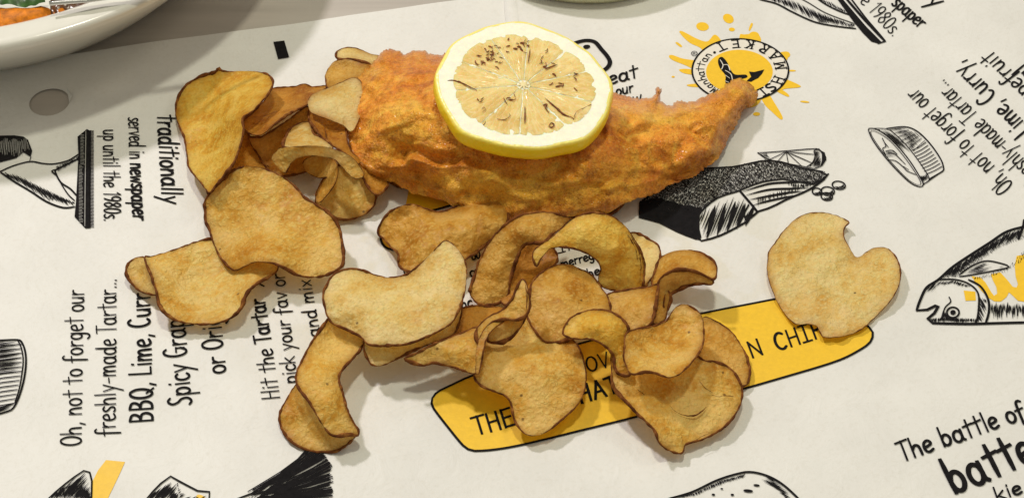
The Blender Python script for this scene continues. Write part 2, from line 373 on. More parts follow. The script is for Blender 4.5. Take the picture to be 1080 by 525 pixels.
# handwritten letters: (advance, strokes); 's' strokes are smoothed.  cap height 1, x-height .58
X = .58
def O(cx, cy, rx, ry, a0=70, a1=430, n=9): return [(cx+rx*math.cos(math.radians(a0+(a1-a0)*i/n)), cy+ry*math.sin(math.radians(a0+(a1-a0)*i/n))) for i in range(n+1)]
G = {
 'a': (.50, [O(.21, .28, .17, .29, 50, 400), [(.38, .58), (.38, .12), (.46, 0)]]),
 'b': (.46, [[(.06, 1), (.06, 0)], O(.22, .28, .16, .28, 170, -180)]),
 'c': (.38, [O(.22, .28, .17, .29, 45, 320)]),
 'd': (.50, [O(.21, .28, .17, .28, 40, 390), [(.38, 1), (.38, .1), (.45, 0)]]),
 'e': (.42, [[(.05, .27), (.2, .30), (.35, .38), (.30, .54), (.2, .58), (.08, .48), (.04, .25), (.1, .05), (.22, 0), (.37, .08)]]),
 'f': (.36, [[(.36, .92), (.26, 1), (.16, .88), (.14, .5), (.12, -.25)], [(0, .52), (.32, .56)]]),
 'g': (.48, [O(.21, .30, .16, .27, 50, 400), [(.37, .58), (.37, .1), (.34, -.25), (.2, -.36), (.05, -.26)]]),
 'h': (.46, [[(.06, 1), (.06, 0)], [(.06, .35), (.18, .55), (.32, .5), (.36, .3), (.37, 0)]]),
 'i': (.20, [[(.09, .58), (.1, 0)], [(.09, .80), (.10, .86)]]),
 'k': (.44, [[(.06, 1), (.06, 0)], [(.36, .6), (.07, .25)], [(.16, .32), (.40, 0)]]),
 'l': (.20, [[(.09, 1), (.1, 0)]]),
 'm': (.68, [[(.06, .58), (.06, 0)], [(.06, .35), (.15, .55), (.27, .5), (.31, 0)], [(.31, .35), (.42, .56), (.54, .48), (.58, 0)]]),
 'n': (.46, [[(.06, .58), (.06, 0)], [(.06, .33), (.18, .55), (.31, .5), (.36, .28), (.38, 0)]]),
 'o': (.44, [O(.21, .29, .17, .29)]),
 'p': (.46, [[(.06, .58), (.06, -.38)], O(.22, .29, .16, .28, 170, -180)]),
 'r': (.36, [[(.06, .58), (.07, 0)], [(.06, .33), (.16, .53), (.32, .55)]]),
 's': (.36, [[(.31, .52), (.18, .58), (.07, .46), (.14, .33), (.27, .22), (.28, .07), (.15, 0), (.03, .06)]]),
 't': (.36, [[(.17, .92), (.17, 0)], [(.0, .62), (.36, .66)]]),
 'u': (.48, [[(.06, .58), (.07, .15), (.18, 0), (.32, .08), (.37, .3)], [(.38, .58), (.38, 0)]]),
 'v': (.42, [[(.04, .58), (.2, 0)], [(.2, 0), (.38, .6)]]),
 'w': (.60, [[(.04, .58), (.15, 0)], [(.15, 0), (.29, .5)], [(.29, .5), (.42, 0)], [(.42, 0), (.55, .6)]]),
 'x': (.42, [[(.04, .58), (.36, 0)], [(.36, .58), (.04, 0)]]),
 'y': (.44, [[(.05, .58), (.22, .05)], [(.40, .6), (.08, -.38)]]),
 'B': (.52, [[(.07, 1), (.07, 0)], [(.07, 1), (.32, .92), (.36, .75), (.25, .57), (.08, .53)], [(.08, .53), (.36, .47), (.42, .24), (.3, .03), (.07, 0)]]),
 'C': (.50, [O(.27, .5, .22, .5, 50, 310)]),
 'E': (.44, [[(.07, 1), (.07, 0)], [(.07, .97), (.38, 1)], [(.07, .52), (.33, .54)], [(.07, .02), (.38, .03)]]),
 'F': (.42, [[(.07, 1), (.07, 0)], [(.0, .97), (.38, 1)], [(.07, .55), (.32, .56)]]),
 'G': (.54, [O(.27, .5, .22, .5, 50, 330), [(.25, .45), (.47, .45)], [(.45, .45), (.45, .1)]]),
 'H': (.52, [[(.07, 1), (.07, 0)], [(.42, 1), (.42, 0)], [(.07, .5), (.42, .52)]]),
 'I': (.44, [[(.2, 1), (.2, 0)], [(.03, 1), (.37, 1)], [(.03, 0), (.37, 0)]]),
 'L': (.42, [[(.07, 1), (.07, .02)], [(.07, .02), (.38, .03)]]),
 'N': (.54, [[(.07, 1), (.07, 0)], [(.07, 1), (.42, 0)], [(.42, 0), (.42, 1)]]),
 'O': (.52, [O(.25, .5, .21, .5)]),
 'P': (.48, [[(.07, 1), (.07, 0)], [(0.0, .97), (.33, .95), (.40, .75), (.28, .52), (.08, .50)]]),
 'Q': (.56, [O(.25, .5, .21, .5), [(.27, .25), (.48, -.05)]]),
 'R': (.5, [[(.07, 1), (.07, 0)], [(.07, 1), (.33, .93), (.38, .75), (.28, .56), (.08, .52)], [(.2, .52), (.43, 0)]]),
 'S': (.46, [[(.38, .9), (.22, 1), (.08, .82), (.16, .58), (.32, .42), (.36, .16), (.2, 0), (.03, .1)]]),
 'T': (.46, [[(.22, 1), (.22, 0)], [(0, .97), (.45, 1)]]),
 'V': (.48, [[(.04, 1), (.22, 0)], [(.22, 0), (.43, 1)]]),
 'M': (.62, [[(.06, 0), (.1, 1)], [(.1, 1), (.3, .2)], [(.3, .2), (.5, 1)], [(.5, 1), (.54, 0)]]),
 'A': (.52, [[(.04, 0), (.24, 1)], [(.24, 1), (.46, 0)], [(.12, .36), (.38, .37)]]),
 'K': (.5, [[(.07, 1), (.07, 0)], [(.40, 1), (.08, .42)], [(.17, .52), (.44, 0)]]),
 '1': (.30, [[(.05, .8), (.2, 1)], [(.2, 1), (.2, 0)]]),
 '9': (.44, [O(.21, .72, .16, .26, 20, 380), [(.37, .8), (.33, .3), (.22, 0)]]),
 '8': (.44, [[(.22, .53), (.07, .72), (.2, .99), (.36, .8), (.22, .53), (.05, .28), (.2, 0), (.38, .25), (.22, .53)]]),
 '0': (.44, [O(.21, .5, .17, .5)]),
 ',': (.20, [[(.12, .06), (.05, -.18)]]), '.': (.18, [[(.07, .0), (.08, .06)]]), '-': (.36, [[(.05, .3), (.30, .32)]]),
 "'": (.16, [[(.08, 1), (.08, .8)]]), ' ': (.28, []),
}
def text(ink, s, P0, P1, up, w, track=.03, serif=False, rng=None):
    """write s so that its baseline runs P0-P1 and capitals rise by up (picture coordinates of the print on the paper)"""
    A = g2(*P0); B = g2(*P1); U = g2(P0[0]+up[0], P0[1]+up[1])-A
    tot = sum(G[c][0]+track for c in s); R = (B-A)/tot; x = 0
    r = random.Random(sum(map(ord, s)))
    for c in s:
        adv, st = G[c]; dy = (r.random()-.5)*.03
        for q in st:
            q = [(x+a, b+dy) for a, b in q]
            pts = catmull(q, False, 4) if len(q) > 2 else q
            gp = [A+R*a+U*b for a, b in pts]
            ink.ribbon(gp, w)
            if serif and len(q) == 2:
                for e in (0, 1):
                    if abs(q[0][1]-q[1][1]) > .5: ink.ribbon([A+R*(q[e][0]-.11)+U*q[e][1], A+R*(q[e][0]+.11)+U*q[e][1]], w*.5)
        x += adv+track

# ------------------------------------------------------------------ table and paper
tb = mesh('table', [(-80, -60, 0), (80, -60, 0), (80, 90, 0), (-80, 90, 0), (-80, -60, -3), (80, -60, -3), (80, 90, -3), (-80, 90, -3)],
     [(0, 1, 2, 3), (4, 7, 6, 5), (0, 4, 5, 1), (1, 5, 6, 2), (2, 6, 7, 3), (3, 7, 4, 0)], M['table'], smooth=False)
tag(tb, 'pale grey brown wooden table top under the printed paper', kind='structure')
paper = empty('printed_paper'); tag(paper, 'off white greaseproof paper printed with black lettering, engraved fish and yellow marks, under the food', 'paper')
e0 = un(0, 70); e1 = un(498, 0)
k = (e1-e0)[:2]/(e1-e0)[0]
edge = lambda x: e0[1]+(x-e0[0])*k[1]
xl, xr = un(0, 262)[0]-9, 34
B = [(xl, -22), (xr, -22), (xr, edge(xr)), (6, edge(6)), (xl, edge(xl))]
hole_c = g2(52, 107); hr = 21/ (F/ np.dot(un(52, 107)-CAM, FW))
HO = [(hole_c[0]+hr*math.cos(a*math.pi/18), hole_c[1]+hr*math.sin(a*math.pi/18)) for a in range(36)]
B = resample(B, .8)
A_ = np.array([b[:2] for b in B]); gx = []
y = -22.
while y < 40:
    x = xl
    while x < xr: gx.append((x, y)); x += .55
    y += .55
gx = np.array(gx); gx = gx[inside(gx, A_)]; gx = gx[dist_poly(gx, A_) > .3]; gx = gx[np.linalg.norm(gx-hole_c, axis=1) > hr+.25]
allp = [tuple(b[:2]) for b in B]+HO+[tuple(q) for q in gx]; nb_ = len(B)
V, E, T, *_ = delaunay_2d_cdt([Vector(p) for p in allp], [(i, (i+1) % nb_) for i in range(nb_)]+[(nb_+i, nb_+(i+1) % 36) for i in range(36)], [], 0, 1e-6)
V = np.array([(v.x, v.y) for v in V]); C_ = np.array([V[list(t)].mean(0) for t in T]); kk = inside(C_, A_) & (np.linalg.norm(C_-hole_c, axis=1) > hr*.995)
T = [t if np.cross(V[t[1]]-V[t[0]], V[t[2]]-V[t[0]]) > 0 else (t[0], t[2], t[1]) for t, k2 in zip(T, kk) if k2]
mesh('sheet', [(p[0], p[1], paperz(*p)) for p in V], T, M['paper'], paper)
# torn flap beside the punched hole, and the raised fold near the far edge
fl = [un(70, 92, .07), un(76, 101, .25), un(73, 108, .12)]
mesh('torn_flap', [fl[0], fl[1], fl[2]], [(0, 1, 2)], M['paper'], paper)
fv = []; ff = []
for i in range(9):
    t = i/8; a = un(531+2.5*t, -6+34*t, 0); zz = paperz(a[0], a[1])+.002
    fv += [(a[0]-.02, a[1], zz), (a[0]+.03, a[1], zz+.09), (a[0]+.55, a[1]+.02, zz+.006)]
    if i: b = 3*i; ff += [(b-3, b-2, b+1, b), (b-2, b-1, b+2, b+1)]
mesh('fold', fv, ff, M['paper'], paper)

# ------------------------------------------------------------------ print: lettering
thin, reg, bold, fat = .055, .068, .098, .14
t = Ink(5)
text(t, 'Oh, not to forget our', (85.4, 469), (88.4, 304), (-22, 1), reg)
text(t, 'freshly-made Tartar...', (121.5, 458), (122.5, 293), (-22, 1), reg)
text(t, 'BBQ, Lime, Curr', (161, 444), (157.5, 308), (-24, 1.5), bold)
text(t, 'Spicy Grap', (202, 426), (194, 336), (-25, 2), bold*.9)
text(t, 'or Orig', (238, 393.5), (232, 333), (-22, 2), bold*.9)
t.build('tartar_lettering', M['ink'], paper)
t = Ink(5)
text(t, 'Hit the ', (295, 421), (286, 361), (-18.5, 1.5), reg*1.05); text(t, 'Tartar', (286, 361), (278.6, 315), (-17.5, 2), bold); text(t, ',', (276, 305), (275, 298), (-14, 1), bold)
text(t, 'pick your fav or', (313.5, 404), (299.5, 289), (-16.5, 1.5), reg)
text(t, 'the and mix', (344, 387), (327, 295), (-15.5, 1.5), reg)
t.build('pick_and_mix_lettering', M['ink'], paper)
t = Ink(5); text(t, 'in', (222, 196), (219, 207), (9, 1), reg); t.build('small_word', M['ink'], paper)
t = Ink(5)
text(t, 'traditionally', (166.5, 122), (172, 216), (21, 1), bold*1.12)
text(t, 'served in ', (135.5, 124.5), (137.5, 173), (17, .8), reg); text(t, 'newspaper', (137.5, 173), (140.5, 232.5), (17, .8), bold)
text(t, 'up until the 1980s.', (109, 137), (110, 234), (17, .5), reg)
t.build('newspaper_lettering', M['ink'], paper)
t = Ink(5)
text(t, 'e 1980s.', (906.5, 2), (942.5, 40), (12, -9), reg*.9)
text(t, 'spaper', (940, 5), (970.5, 32), (11, -10), bold)
text(t, 'ally', (953, -20), (987, 12), (15, -13), bold*1.2)
t.build('newspaper_lettering', M['ink'], paper)
t = Ink(5)
text(t, 'Oh, not to forget our', (1069, 195), (965, 93), (-15, 13), reg)
text(t, 'freshly-made Tartar...', (1099, 188), (994, 84), (-15, 13), reg)
text(t, 'BBQ, Lime, Curry,', (1122, 170), (1014, 65), (-16, 14), bold)
text(t, 'Spicy Grapefruit', (1148, 154), (1044.5, 54.5), (-15, 13), bold*.9)
text(t, 'or Original', (1150, 135), (1080, 66), (-15, 13), bold*.9)
t.build('tartar_lettering', M['ink'], paper)
t = Ink(5)
text(t, 'The battle of', (951, 487.5), (1084, 441), (-7.5, -19.5), reg*1.55)
text(t, 'batter', (1006, 521), (1112, 478), (-17, -34), fat*1.3, track=.06)
text(t, 'kie', (1051, 529), (1080, 519), (-5, -14), reg*1.3)
t.build('battle_lettering', M['ink'], paper)
t = Ink(5)
text(t, 'eat', (642.5, 88.5), (674, 81), (-1.5, -13.5), fat*.75)
text(t, 'our', (650, 100.5), (669, 96), (-1, -10.5), reg*1.15); text(t, 'now', (652, 113), (678, 106), (-1, -11), reg*1.15)
t.line([(606, 46), (617, 43.5), (627, 45), (634, 52.5), (640.5, 60), (643.3, 66), (641, 71), (636, 74.5)], .19)
t.line([(606, 46), (602, 52), (603, 62), (610, 72), (620, 77), (630, 77), (636, 74.5)], .19)
t.fill([(615, 50), (617, 48.3), (621, 48.3), (622.5, 50), (620, 51.8), (616.5, 51.8)])
t.build('eat_lettering', M['ink'], paper)
t = Ink(5)
t.fill([(288.3, 44.5), (299.8, 43), (305, 60.5), (293.3, 62.5)], False)
t.build('registration_mark', M['ink'], paper)

# yellow label under the chips, and a second one under the fillet
yl = Ink(1); bk = Ink(4)
LB = [(456, 420), (455.5, 427), (459.5, 434), (472, 450), (486, 467), (493.5, 473.3), (505, 475), (537, 471), (595, 458.5), (660, 442.5), (725, 425.5), (790, 407.5), (850, 390.5), (886, 379), (905, 370), (917, 362), (920.5, 353), (917, 346.5), (905, 336), (890, 322), (868, 312), (840, 313), (815, 316), (740, 331), (680, 345), (625, 360), (560, 377), (500, 395.5), (478, 405), (462, 413)]
yl.fill(LB, True, 3); bk.line(LB, .085, True, True)
text(bk, 'THE', (502, 458.5), (545, 447.5), (-5.5, -18), bold*1.25)
text(bk, 'HAT', (612, 426), (655, 413), (-5, -17), bold*1.45)
text(bk, 'LOV', (609, 397), (645.5, 386.5), (-4, -14.5), reg*1.1)
text(bk, 'N', (792.5, 377.5), (808, 372), (-6, -15.5), bold*1.1); text(bk, 'CHIPS', (819.5, 369.5), (884, 350), (-6, -16.5), bold*1.1)
yl.build('yellow_label', M['yellowink'], paper); bk.build('label_lettering', M['ink'], paper)
yl = Ink(1); bk = Ink(4)
yl.fill([(404, 238), (402, 249), (403.5, 256), (408, 261), (420, 263), (440, 258), (452, 223), (482, 216), (520, 205), (540, 180), (470, 160), (434, 176), (432, 196), (428, 215)], False)
bk.line([(403, 240), (401.5, 249), (403, 257), (409, 262.5), (420, 265)], .09); bk.line([(446, 225), (465, 220.5), (484, 215.5), (510, 208)], .10)
yl.build('yellow_label', M['yellowink'], paper); bk.build('label_outline', M['ink'], paper)
bk = Ink(4); text(bk, 'ou', (498, 275), (508, 272), (-2, -9), reg); text(bk, 'co', (496, 292), (507, 289), (-2, -10), reg); text(bk, 'nc', (487, 326), (499, 322), (-2, -11), reg)
bk.build('menu_lettering', M['ink'], paper); bk = Ink(4); text(bk, 'T', (424, 290), (430, 288), (-2, -8), reg); bk.build('menu_lettering', M['ink'], paper); bk = Ink(4); text(bk, 'LIT', (585, 269), (604, 263), (-2, -9), reg)
text(bk, 'merregu', (592, 283), (634, 271), (-2, -9), reg); text(bk, 'her', (620, 293), (640, 287), (-2, -9), reg)
bk.build('menu_lettering', M['ink'], paper)

# ------------------------------------------------------------------ print: round market emblem with its paint splash
z = lambda P: Z(700, 5, 4.0375, P)
def ell(cx, cy, rx, ry, n=20, rot=0):
    c, s_ = math.cos(rot), math.sin(rot)
    return [(cx+rx*math.cos(a)*c-ry*math.sin(a)*s_, cy+rx*math.cos(a)*s_+ry*math.sin(a)*c) for a in [2*math.pi*i/n for i in range(n)]]
sp = Ink(0)
for e in (ell(165, 98, 27, 18, 10, .1), ell(275, 62, 24, 19, 10, .5), ell(290, 108, 13, 8, 8), ell(385, 132, 22, 17, 10), ell(520, 212, 19, 14, 10), ell(40, 308, 7, 4, 6), ell(395, 470, 15, 8, 8), ell(600, 418, 20, 4, 8, .1), ell(545, 282, 18, 4, 8)):
    sp.fill(z(e))
for P in ([(68, 124), (80, 118), (140, 148), (185, 160), (215, 132), (240, 150), (260, 200), (190, 240), (160, 190), (110, 165)],
          [(22, 222), (35, 215), (80, 230), (150, 245), (150, 285), (100, 262), (40, 238)], [(65, 278), (95, 274), (150, 282), (150, 300), (90, 294)],
          [(100, 342), (150, 338), (150, 352), (110, 350)], [(325, 130), (345, 128), (400, 125), (410, 160), (330, 170)], [(372, 80), (380, 84), (368, 110), (362, 106)],
          [(470, 220), (505, 200), (530, 205), (520, 240)], [(480, 310), (520, 320), (578, 346), (575, 356), (520, 362), (470, 375), (450, 350)],
          [(415, 395), (445, 385), (470, 420), (505, 480), (497, 492), (460, 460), (430, 430)], [(480, 372), (500, 365), (532, 388), (526, 396)], [(50, 165), (60, 163), (78, 178), (70, 182)], [(330, 380), (420, 370), (400, 430), (340, 440)]):
    sp.fill(z(P))
sp.build('paint_splash', M['yellowink'], paper)
wi = Ink(2); wi.fill(z(ell(326, 283, 205, 134, 32))); wi.build('emblem_ring', M['whiteink'], paper)
yi = Ink(3); yi.fill(z(ell(322, 289, 142, 93, 28))); yi.build('emblem_disc', M['yellowink'], paper)
bk = Ink(5); bk.line(z(ell(326, 283, 205, 134, 40)), .075, True, True)
def ring_letter(c, tdeg, h, wd, w, inward, serif=True):
    a = math.radians(tdeg); rx, ry = 173, 113; p = (326+rx*math.cos(a), 283-ry*math.sin(a))
    tx, ty = -rx*math.sin(a), -ry*math.cos(a); L = math.hypot(tx, ty); tx, ty = tx/L, ty/L
    # up towards the centre or outwards
    ux, uy = (326-p[0])/rx, (283-p[1])/ry; q = math.hypot(ux, uy); ux, uy = ux/q, uy/q*.72
    if not inward: ux, uy = -ux, -uy; tx, ty = -tx, -ty
    b = (p[0]-ux*h/2-tx*wd/2, p[1]-uy*h/2-ty*wd/2)
    P = z([b, (b[0]+tx*wd, b[1]+ty*wd), (b[0]+ux*h, b[1]+uy*h)])
    text(bk, c, P[0], P[1], (P[2][0]-P[0][0], P[2][1]-P[0][1]), w, serif=serif)
for c, a in (('F', -72), ('I', -55), ('S', -41), ('H', -22), ('M', 11), ('A', 34), ('R', 55), ('K', 77), ('E', 97.5), ('T', 119)): ring_letter(c, a, 46, 36, .095, True)
bk.fill(z(ell(216, 208, 6, 5, 8)))
for i, c in enumerate('Manhattan'): ring_letter(c, 229-i*10.6, 36, 21, .05, False, False)
bk.line(z(ell(130, 211, 12, 9, 12)), .03, True, True); text(bk, 'R', *z([(124, 216), (137, 216)]), (0, -2.4), .025)
bk.fill(z([(235, 232), (250, 228), (270, 250), (285, 282), (305, 302), (348, 303), (355, 314), (330, 322), (308, 330), (290, 350), (268, 350), (262, 330), (262, 305), (240, 275), (231, 250)]))
bk.fill(z([(362, 290), (385, 292), (428, 281), (418, 300), (402, 318), (385, 326), (372, 334), (352, 330), (372, 312)]), False)
bk.build('emblem_ink', M['ink'], paper)
wi = Ink(7)
for P in ([(240, 240), (252, 262), (246, 280)], [(252, 262), (272, 262), (282, 285)], [(262, 285), (285, 300), (292, 325)], [(262, 305), (280, 318)], [(262, 330), (276, 336)]): wi.line(z(P), .035)
wi.build('emblem_highlight', M['whiteink'], paper)

# ------------------------------------------------------------------ print: engraved drawings
def engraving(name, fn):
    a = Ink(5); fn(a); return a.build(name, M['ink'], paper)
def cod():
    z = lambda P: Z(950, 220, 4.038, P)
    yl = Ink(1)
    yl.fill(z([(302, 286), (340, 290), (362, 312), (386, 352), (398, 368), (412, 358), (408, 330), (392, 300), (385, 276), (425, 268), (455, 300), (478, 328), (494, 332), (500, 318), (490, 285), (486, 240), (494, 200), (560, 190), (560, 385), (528, 392), (500, 388), (478, 366), (462, 352), (452, 372), (428, 392), (400, 392), (372, 376), (342, 345), (318, 312)]), False); yl.build('yellow_brush_mark', M['yellowink'], paper); yl = Ink(1)
    yl.fill(z([(268, 348), (318, 352), (320, 390), (276, 392)]), False); yl.build('yellow_brush_mark', M['yellowink'], paper)
    def d(a):
        top = [(560, 72), (525, 78), (450, 100), (380, 145), (300, 195), (220, 250), (160, 305), (110, 338), (85, 385), (68, 430)]
        a.line(z(top), .10); jaw = [(68, 435), (100, 437), (140, 420), (166, 402), (150, 440), (120, 465), (105, 478), (130, 488), (200, 490), (300, 492), (400, 488), (560, 482)]
        a.line(z(jaw), .11, False)
        a.line(z([(160, 305), (230, 303), (290, 320), (330, 362), (330, 440), (320, 488)]), .07); a.line(z([(290, 303), (340, 330), (372, 385), (375, 440), (362, 486)]), .09)
        a.line(z(ell(222, 443, 26, 22, 14)), .07, True, True); a.fill(z(ell(222, 443, 12, 10, 10))); a.line(z([(205, 378), (212, 398), (190, 420), (178, 450)]), .05)
        a.line(z([(500, 130), (520, 80), (525, 50)]), .10)
        a.line(z([(250, 282), (300, 245), (360, 222), (420, 230), (462, 247), (400, 262), (300, 282), (250, 290)]), .06)
        a.hatch(z([(170, 298), (300, 205), (450, 112), (540, 90), (540, 120), (430, 160), (330, 225), (240, 290)]), 40, 1.6, .03, 10, 1.2, .7, .7); a.hatch(z([(160, 300), (220, 252), (300, 197), (380, 148), (450, 104), (520, 84), (505, 135), (420, 170), (350, 215), (290, 245), (250, 280), (220, 300)]), 118, 1.05, .055, 1, 0, .5, .9)
        a.hatch(z([(160, 300), (300, 205), (420, 130), (500, 110), (400, 165), (300, 235), (230, 290)]), 160, 1.3, .045, 2, 0, .5, .9)
        a.hatch(z([(255, 283), (310, 247), (370, 228), (450, 245), (380, 258), (300, 276)]), -14, .9, .035, 3, 0, .4, .9)
        a.hatch(z([(375, 400), (440, 395), (560, 405), (560, 482), (376, 486)]), 92, 1.1, .055, 4, 0, .6, .85)
        a.hatch(z([(330, 370), (365, 390), (372, 440), (355, 486), (322, 486)]), 60, .9, .045, 5, 0, .5, .9)
        a.hatch(z([(110, 345), (150, 312), (230, 308), (300, 330), (270, 335), (200, 325), (140, 350), (85, 400), (72, 428)]), 130, 1.0, .045, 6, 0, .5, .8)
        a.hatch(z([(300, 300), (420, 262), (470, 240), (560, 150), (560, 190), (440, 270), (330, 300)]), 100, 2.0, .03, 9, 1.5, .6, .6); a.hatch(z([(110, 470), (200, 462), (320, 470), (320, 490), (130, 488)]), 95, .9, .045, 7, 0, .5, .9)
        a.hatch(z([(180, 430), (200, 460), (245, 470), (240, 480), (170, 470)]), 75, .8, .05, 8)
    engraving('engraved_cod', d)
cod()
def hand_left(a):
    z = lambda P: Z(0, 120, 4.04, P)
    a.fill(z([(330, 97), (370, 65), (388, 75), (386, 487), (364, 488), (318, 440), (324, 380), (334, 180)]), False)
    for i in range(68): a.line(z([(384, 72+i*6.1), (398, 74+i*6.1)]), .055, False)
    a.fill(z([(-10, 95), (60, 93), (100, 98), (120, 112), (138, 160), (131, 185), (100, 165), (70, 190), (0, 208), (-10, 208)]), False)
    a.line(z([(-10, 252), (0, 248), (60, 222), (130, 205), (180, 213), (230, 215), (290, 200), (335, 172)]), .07)
    a.line(z([(132, 185), (126, 207)]), .05)
    a.line(z([(338, 190), (290, 215), (240, 240), (238, 255), (260, 295), (300, 322), (326, 350)]), .07)
    a.line(z([(5, 252), (60, 290), (130, 332), (200, 377), (270, 402), (318, 398)]), .08)
    a.line(z([(235, 240), (222, 248), (245, 268)]), .06); a.line(z([(258, 296), (290, 345), (318, 372)]), .05)
    a.hatch(z([(20, 252), (80, 262), (150, 300), (230, 340), (320, 380), (316, 398), (200, 375), (130, 330), (60, 288)]), 50, 1.1, .05, 11, 0, .4, .95)
    a.hatch(z([(60, 262), (150, 300), (320, 385), (200, 375), (100, 310)]), 112, 1.5, .045, 12, 0, .5, .9)
    a.hatch(z([(235, 225), (335, 180), (335, 200), (250, 250)]), 70, 1.3, .045, 13)
engraving('engraved_serving_hand', hand_left)
gi = Ink(7)
for i in range(60):
    yy = 90+i*6.3; x0 = 338-(i > 20)*6
    gi.line(Z(0, 120, 4.04, [(x0+6, yy), (x0+6+10+random.random()*8, yy+2)]), .03, False)
gi.line(Z(0, 120, 4.04, [(366, 75), (364, 280), (362, 480)]), .03, False)
for i in range(26): gi.line(Z(0, 120, 4.04, [(-8+i*5, 105+random.random()*20), (-4+i*5+random.random()*6, 150+random.random()*35)]), .02, False)
gi.build('engraved_tray_highlight', M['greyink'], paper)
def hand_right(a):
    z = lambda P: Z(780, 0, 3.6, P)
    a.fill(z([(366, -10), (385, -10), (480, 100), (540, 162), (527, 166), (500, 158), (468, 125), (430, 78)]), False)
    a.line(z([(400, -10), (470, 70), (552, 158)]), .12, False); a.line(z([(552, 158), (527, 166)]), .10, False); a.line(z([(418, -10), (480, 70), (552, 155)]), .08, False)
    a.line(z([(60, -10), (80, 2), (140, 17), (200, 47), (280, 82), (350, 97), (440, 108)]), .09)
    a.line(z([(290, -10), (320, 12), (370, 38), (415, 55)]), .08); a.line(z([(200, -20), (260, 10), (330, 50), (440, 90)]), .05)
    a.hatch(z([(100, -10), (200, 0), (300, 45), (440, 95), (430, 107), (340, 95), (270, 78), (200, 45), (130, 12)]), 62, 1.0, .05, 21, 0, .4, .9)
    a.hatch(z([(280, 50), (440, 95), (430, 107), (300, 85)]), 20, 1.0, .05, 22, 0, .4, .9)
    a.hatch(z([(300, -5), (340, 5), (420, 50), (370, 40)]), 60, 1.1, .05, 23)
engraving('engraved_serving_hand', hand_right)
def tails(a):
    z = lambda P: Z(0, 440, 3, P)
    t1 = z([(150, 262), (190, 225), (240, 185), (280, 158), (291, 200), (290, 262)]); a.line(t1, .06, False); a.hatch(t1, -48, 1.15, .06, 31, 0, .45, .9); a.hatch(t1, -66, 2.2, .05, 32, 0, .5, .8)
engraving('engraved_fish_tail', tails)
def tails(a):
    z = lambda P: Z(0, 440, 3, P)
    t2 = z([(460, 262), (500, 215), (545, 183), (562, 200), (575, 205), (620, 233), (672, 238), (662, 262)]); a.line(t2, .065, False)
    a.hatch(z([(465, 262), (505, 215), (545, 185), (575, 205), (560, 262)]), -50, 1.25, .08, 33, 0, .5, .8); a.hatch(z([(560, 205), (620, 233), (672, 238), (662, 262), (560, 262)]), -28, 1.8, .05, 34, 0, .6, .6)
engraving('engraved_fish_tail', tails)
def tails(a):
    z = lambda P: Z(0, 440, 3, P)
    a.line(z([(745, 262), (820, 235), (900, 172), (970, 115)]), .07, False)
    r = random.Random(5)
    for i in range(60):
        u = i/59; q = (965+90*min(1, u*1.9), 110+max(0, u-.30)*215) if u > .30 else (965+240*u, 108)
        q = (min(q[0], 1040+r.random()*14), q[1]+r.random()*6); b = (770+r.random()*80, 262+r.random()*4-20*(1-u))
        s0 = r.random()*.35; p0 = (b[0]+(q[0]-b[0])*s0, b[1]+(q[1]-b[1])*s0)
        a.line(z([p0, ((p0[0]+q[0])/2+3, (p0[1]+q[1])/2+4), q]), .035+r.random()*.045, False)
    a.hatch(z([(770, 262), (840, 232), (960, 140), (1000, 130), (900, 230), (880, 262)]), -40, 2.0, .035, 36, 0, .5, .9)
engraving('engraved_fish_tail', tails)
yl = Ink(1); yl.fill(Z(0, 440, 3, [(335, 132), (395, 138), (372, 190), (338, 262), (292, 262), (293, 200), (310, 165)]), False); yl.build('yellow_brush_mark', M['yellowink'], paper); yl = Ink(1); yl.fill(Z(0, 440, 3, [(625, 245), (645, 250), (650, 264), (622, 264)])); yl.build('yellow_brush_mark', M['yellowink'], paper)
def potato(a):
    z = lambda P: Z(600, 440, 2.7, P)
    o = [(280, 236), (350, 215), (420, 181), (480, 162), (520, 157), (570, 170), (612, 195), (655, 234)]
    a.line(z(o), .08); a.hatch(z([(300, 232), (360, 216), (430, 182), (500, 164), (500, 172), (430, 196), (360, 228)]), 62, 1.0, .04, 41, 0, .4, .8)
    a.hatch(z([(560, 168), (612, 195), (655, 234), (620, 234), (590, 205), (545, 180)]), 25, .9, .055, 42, 0, .5, .9)
    for q in ((510, 211, 14, 4), (534, 195, 9, 3), (465, 222, 5, 3), (411, 222, 5, 3), (435, 205, 4, 2)): a.fill(z(ell(*q, 8, .1)))
engraving('engraved_potato', potato)
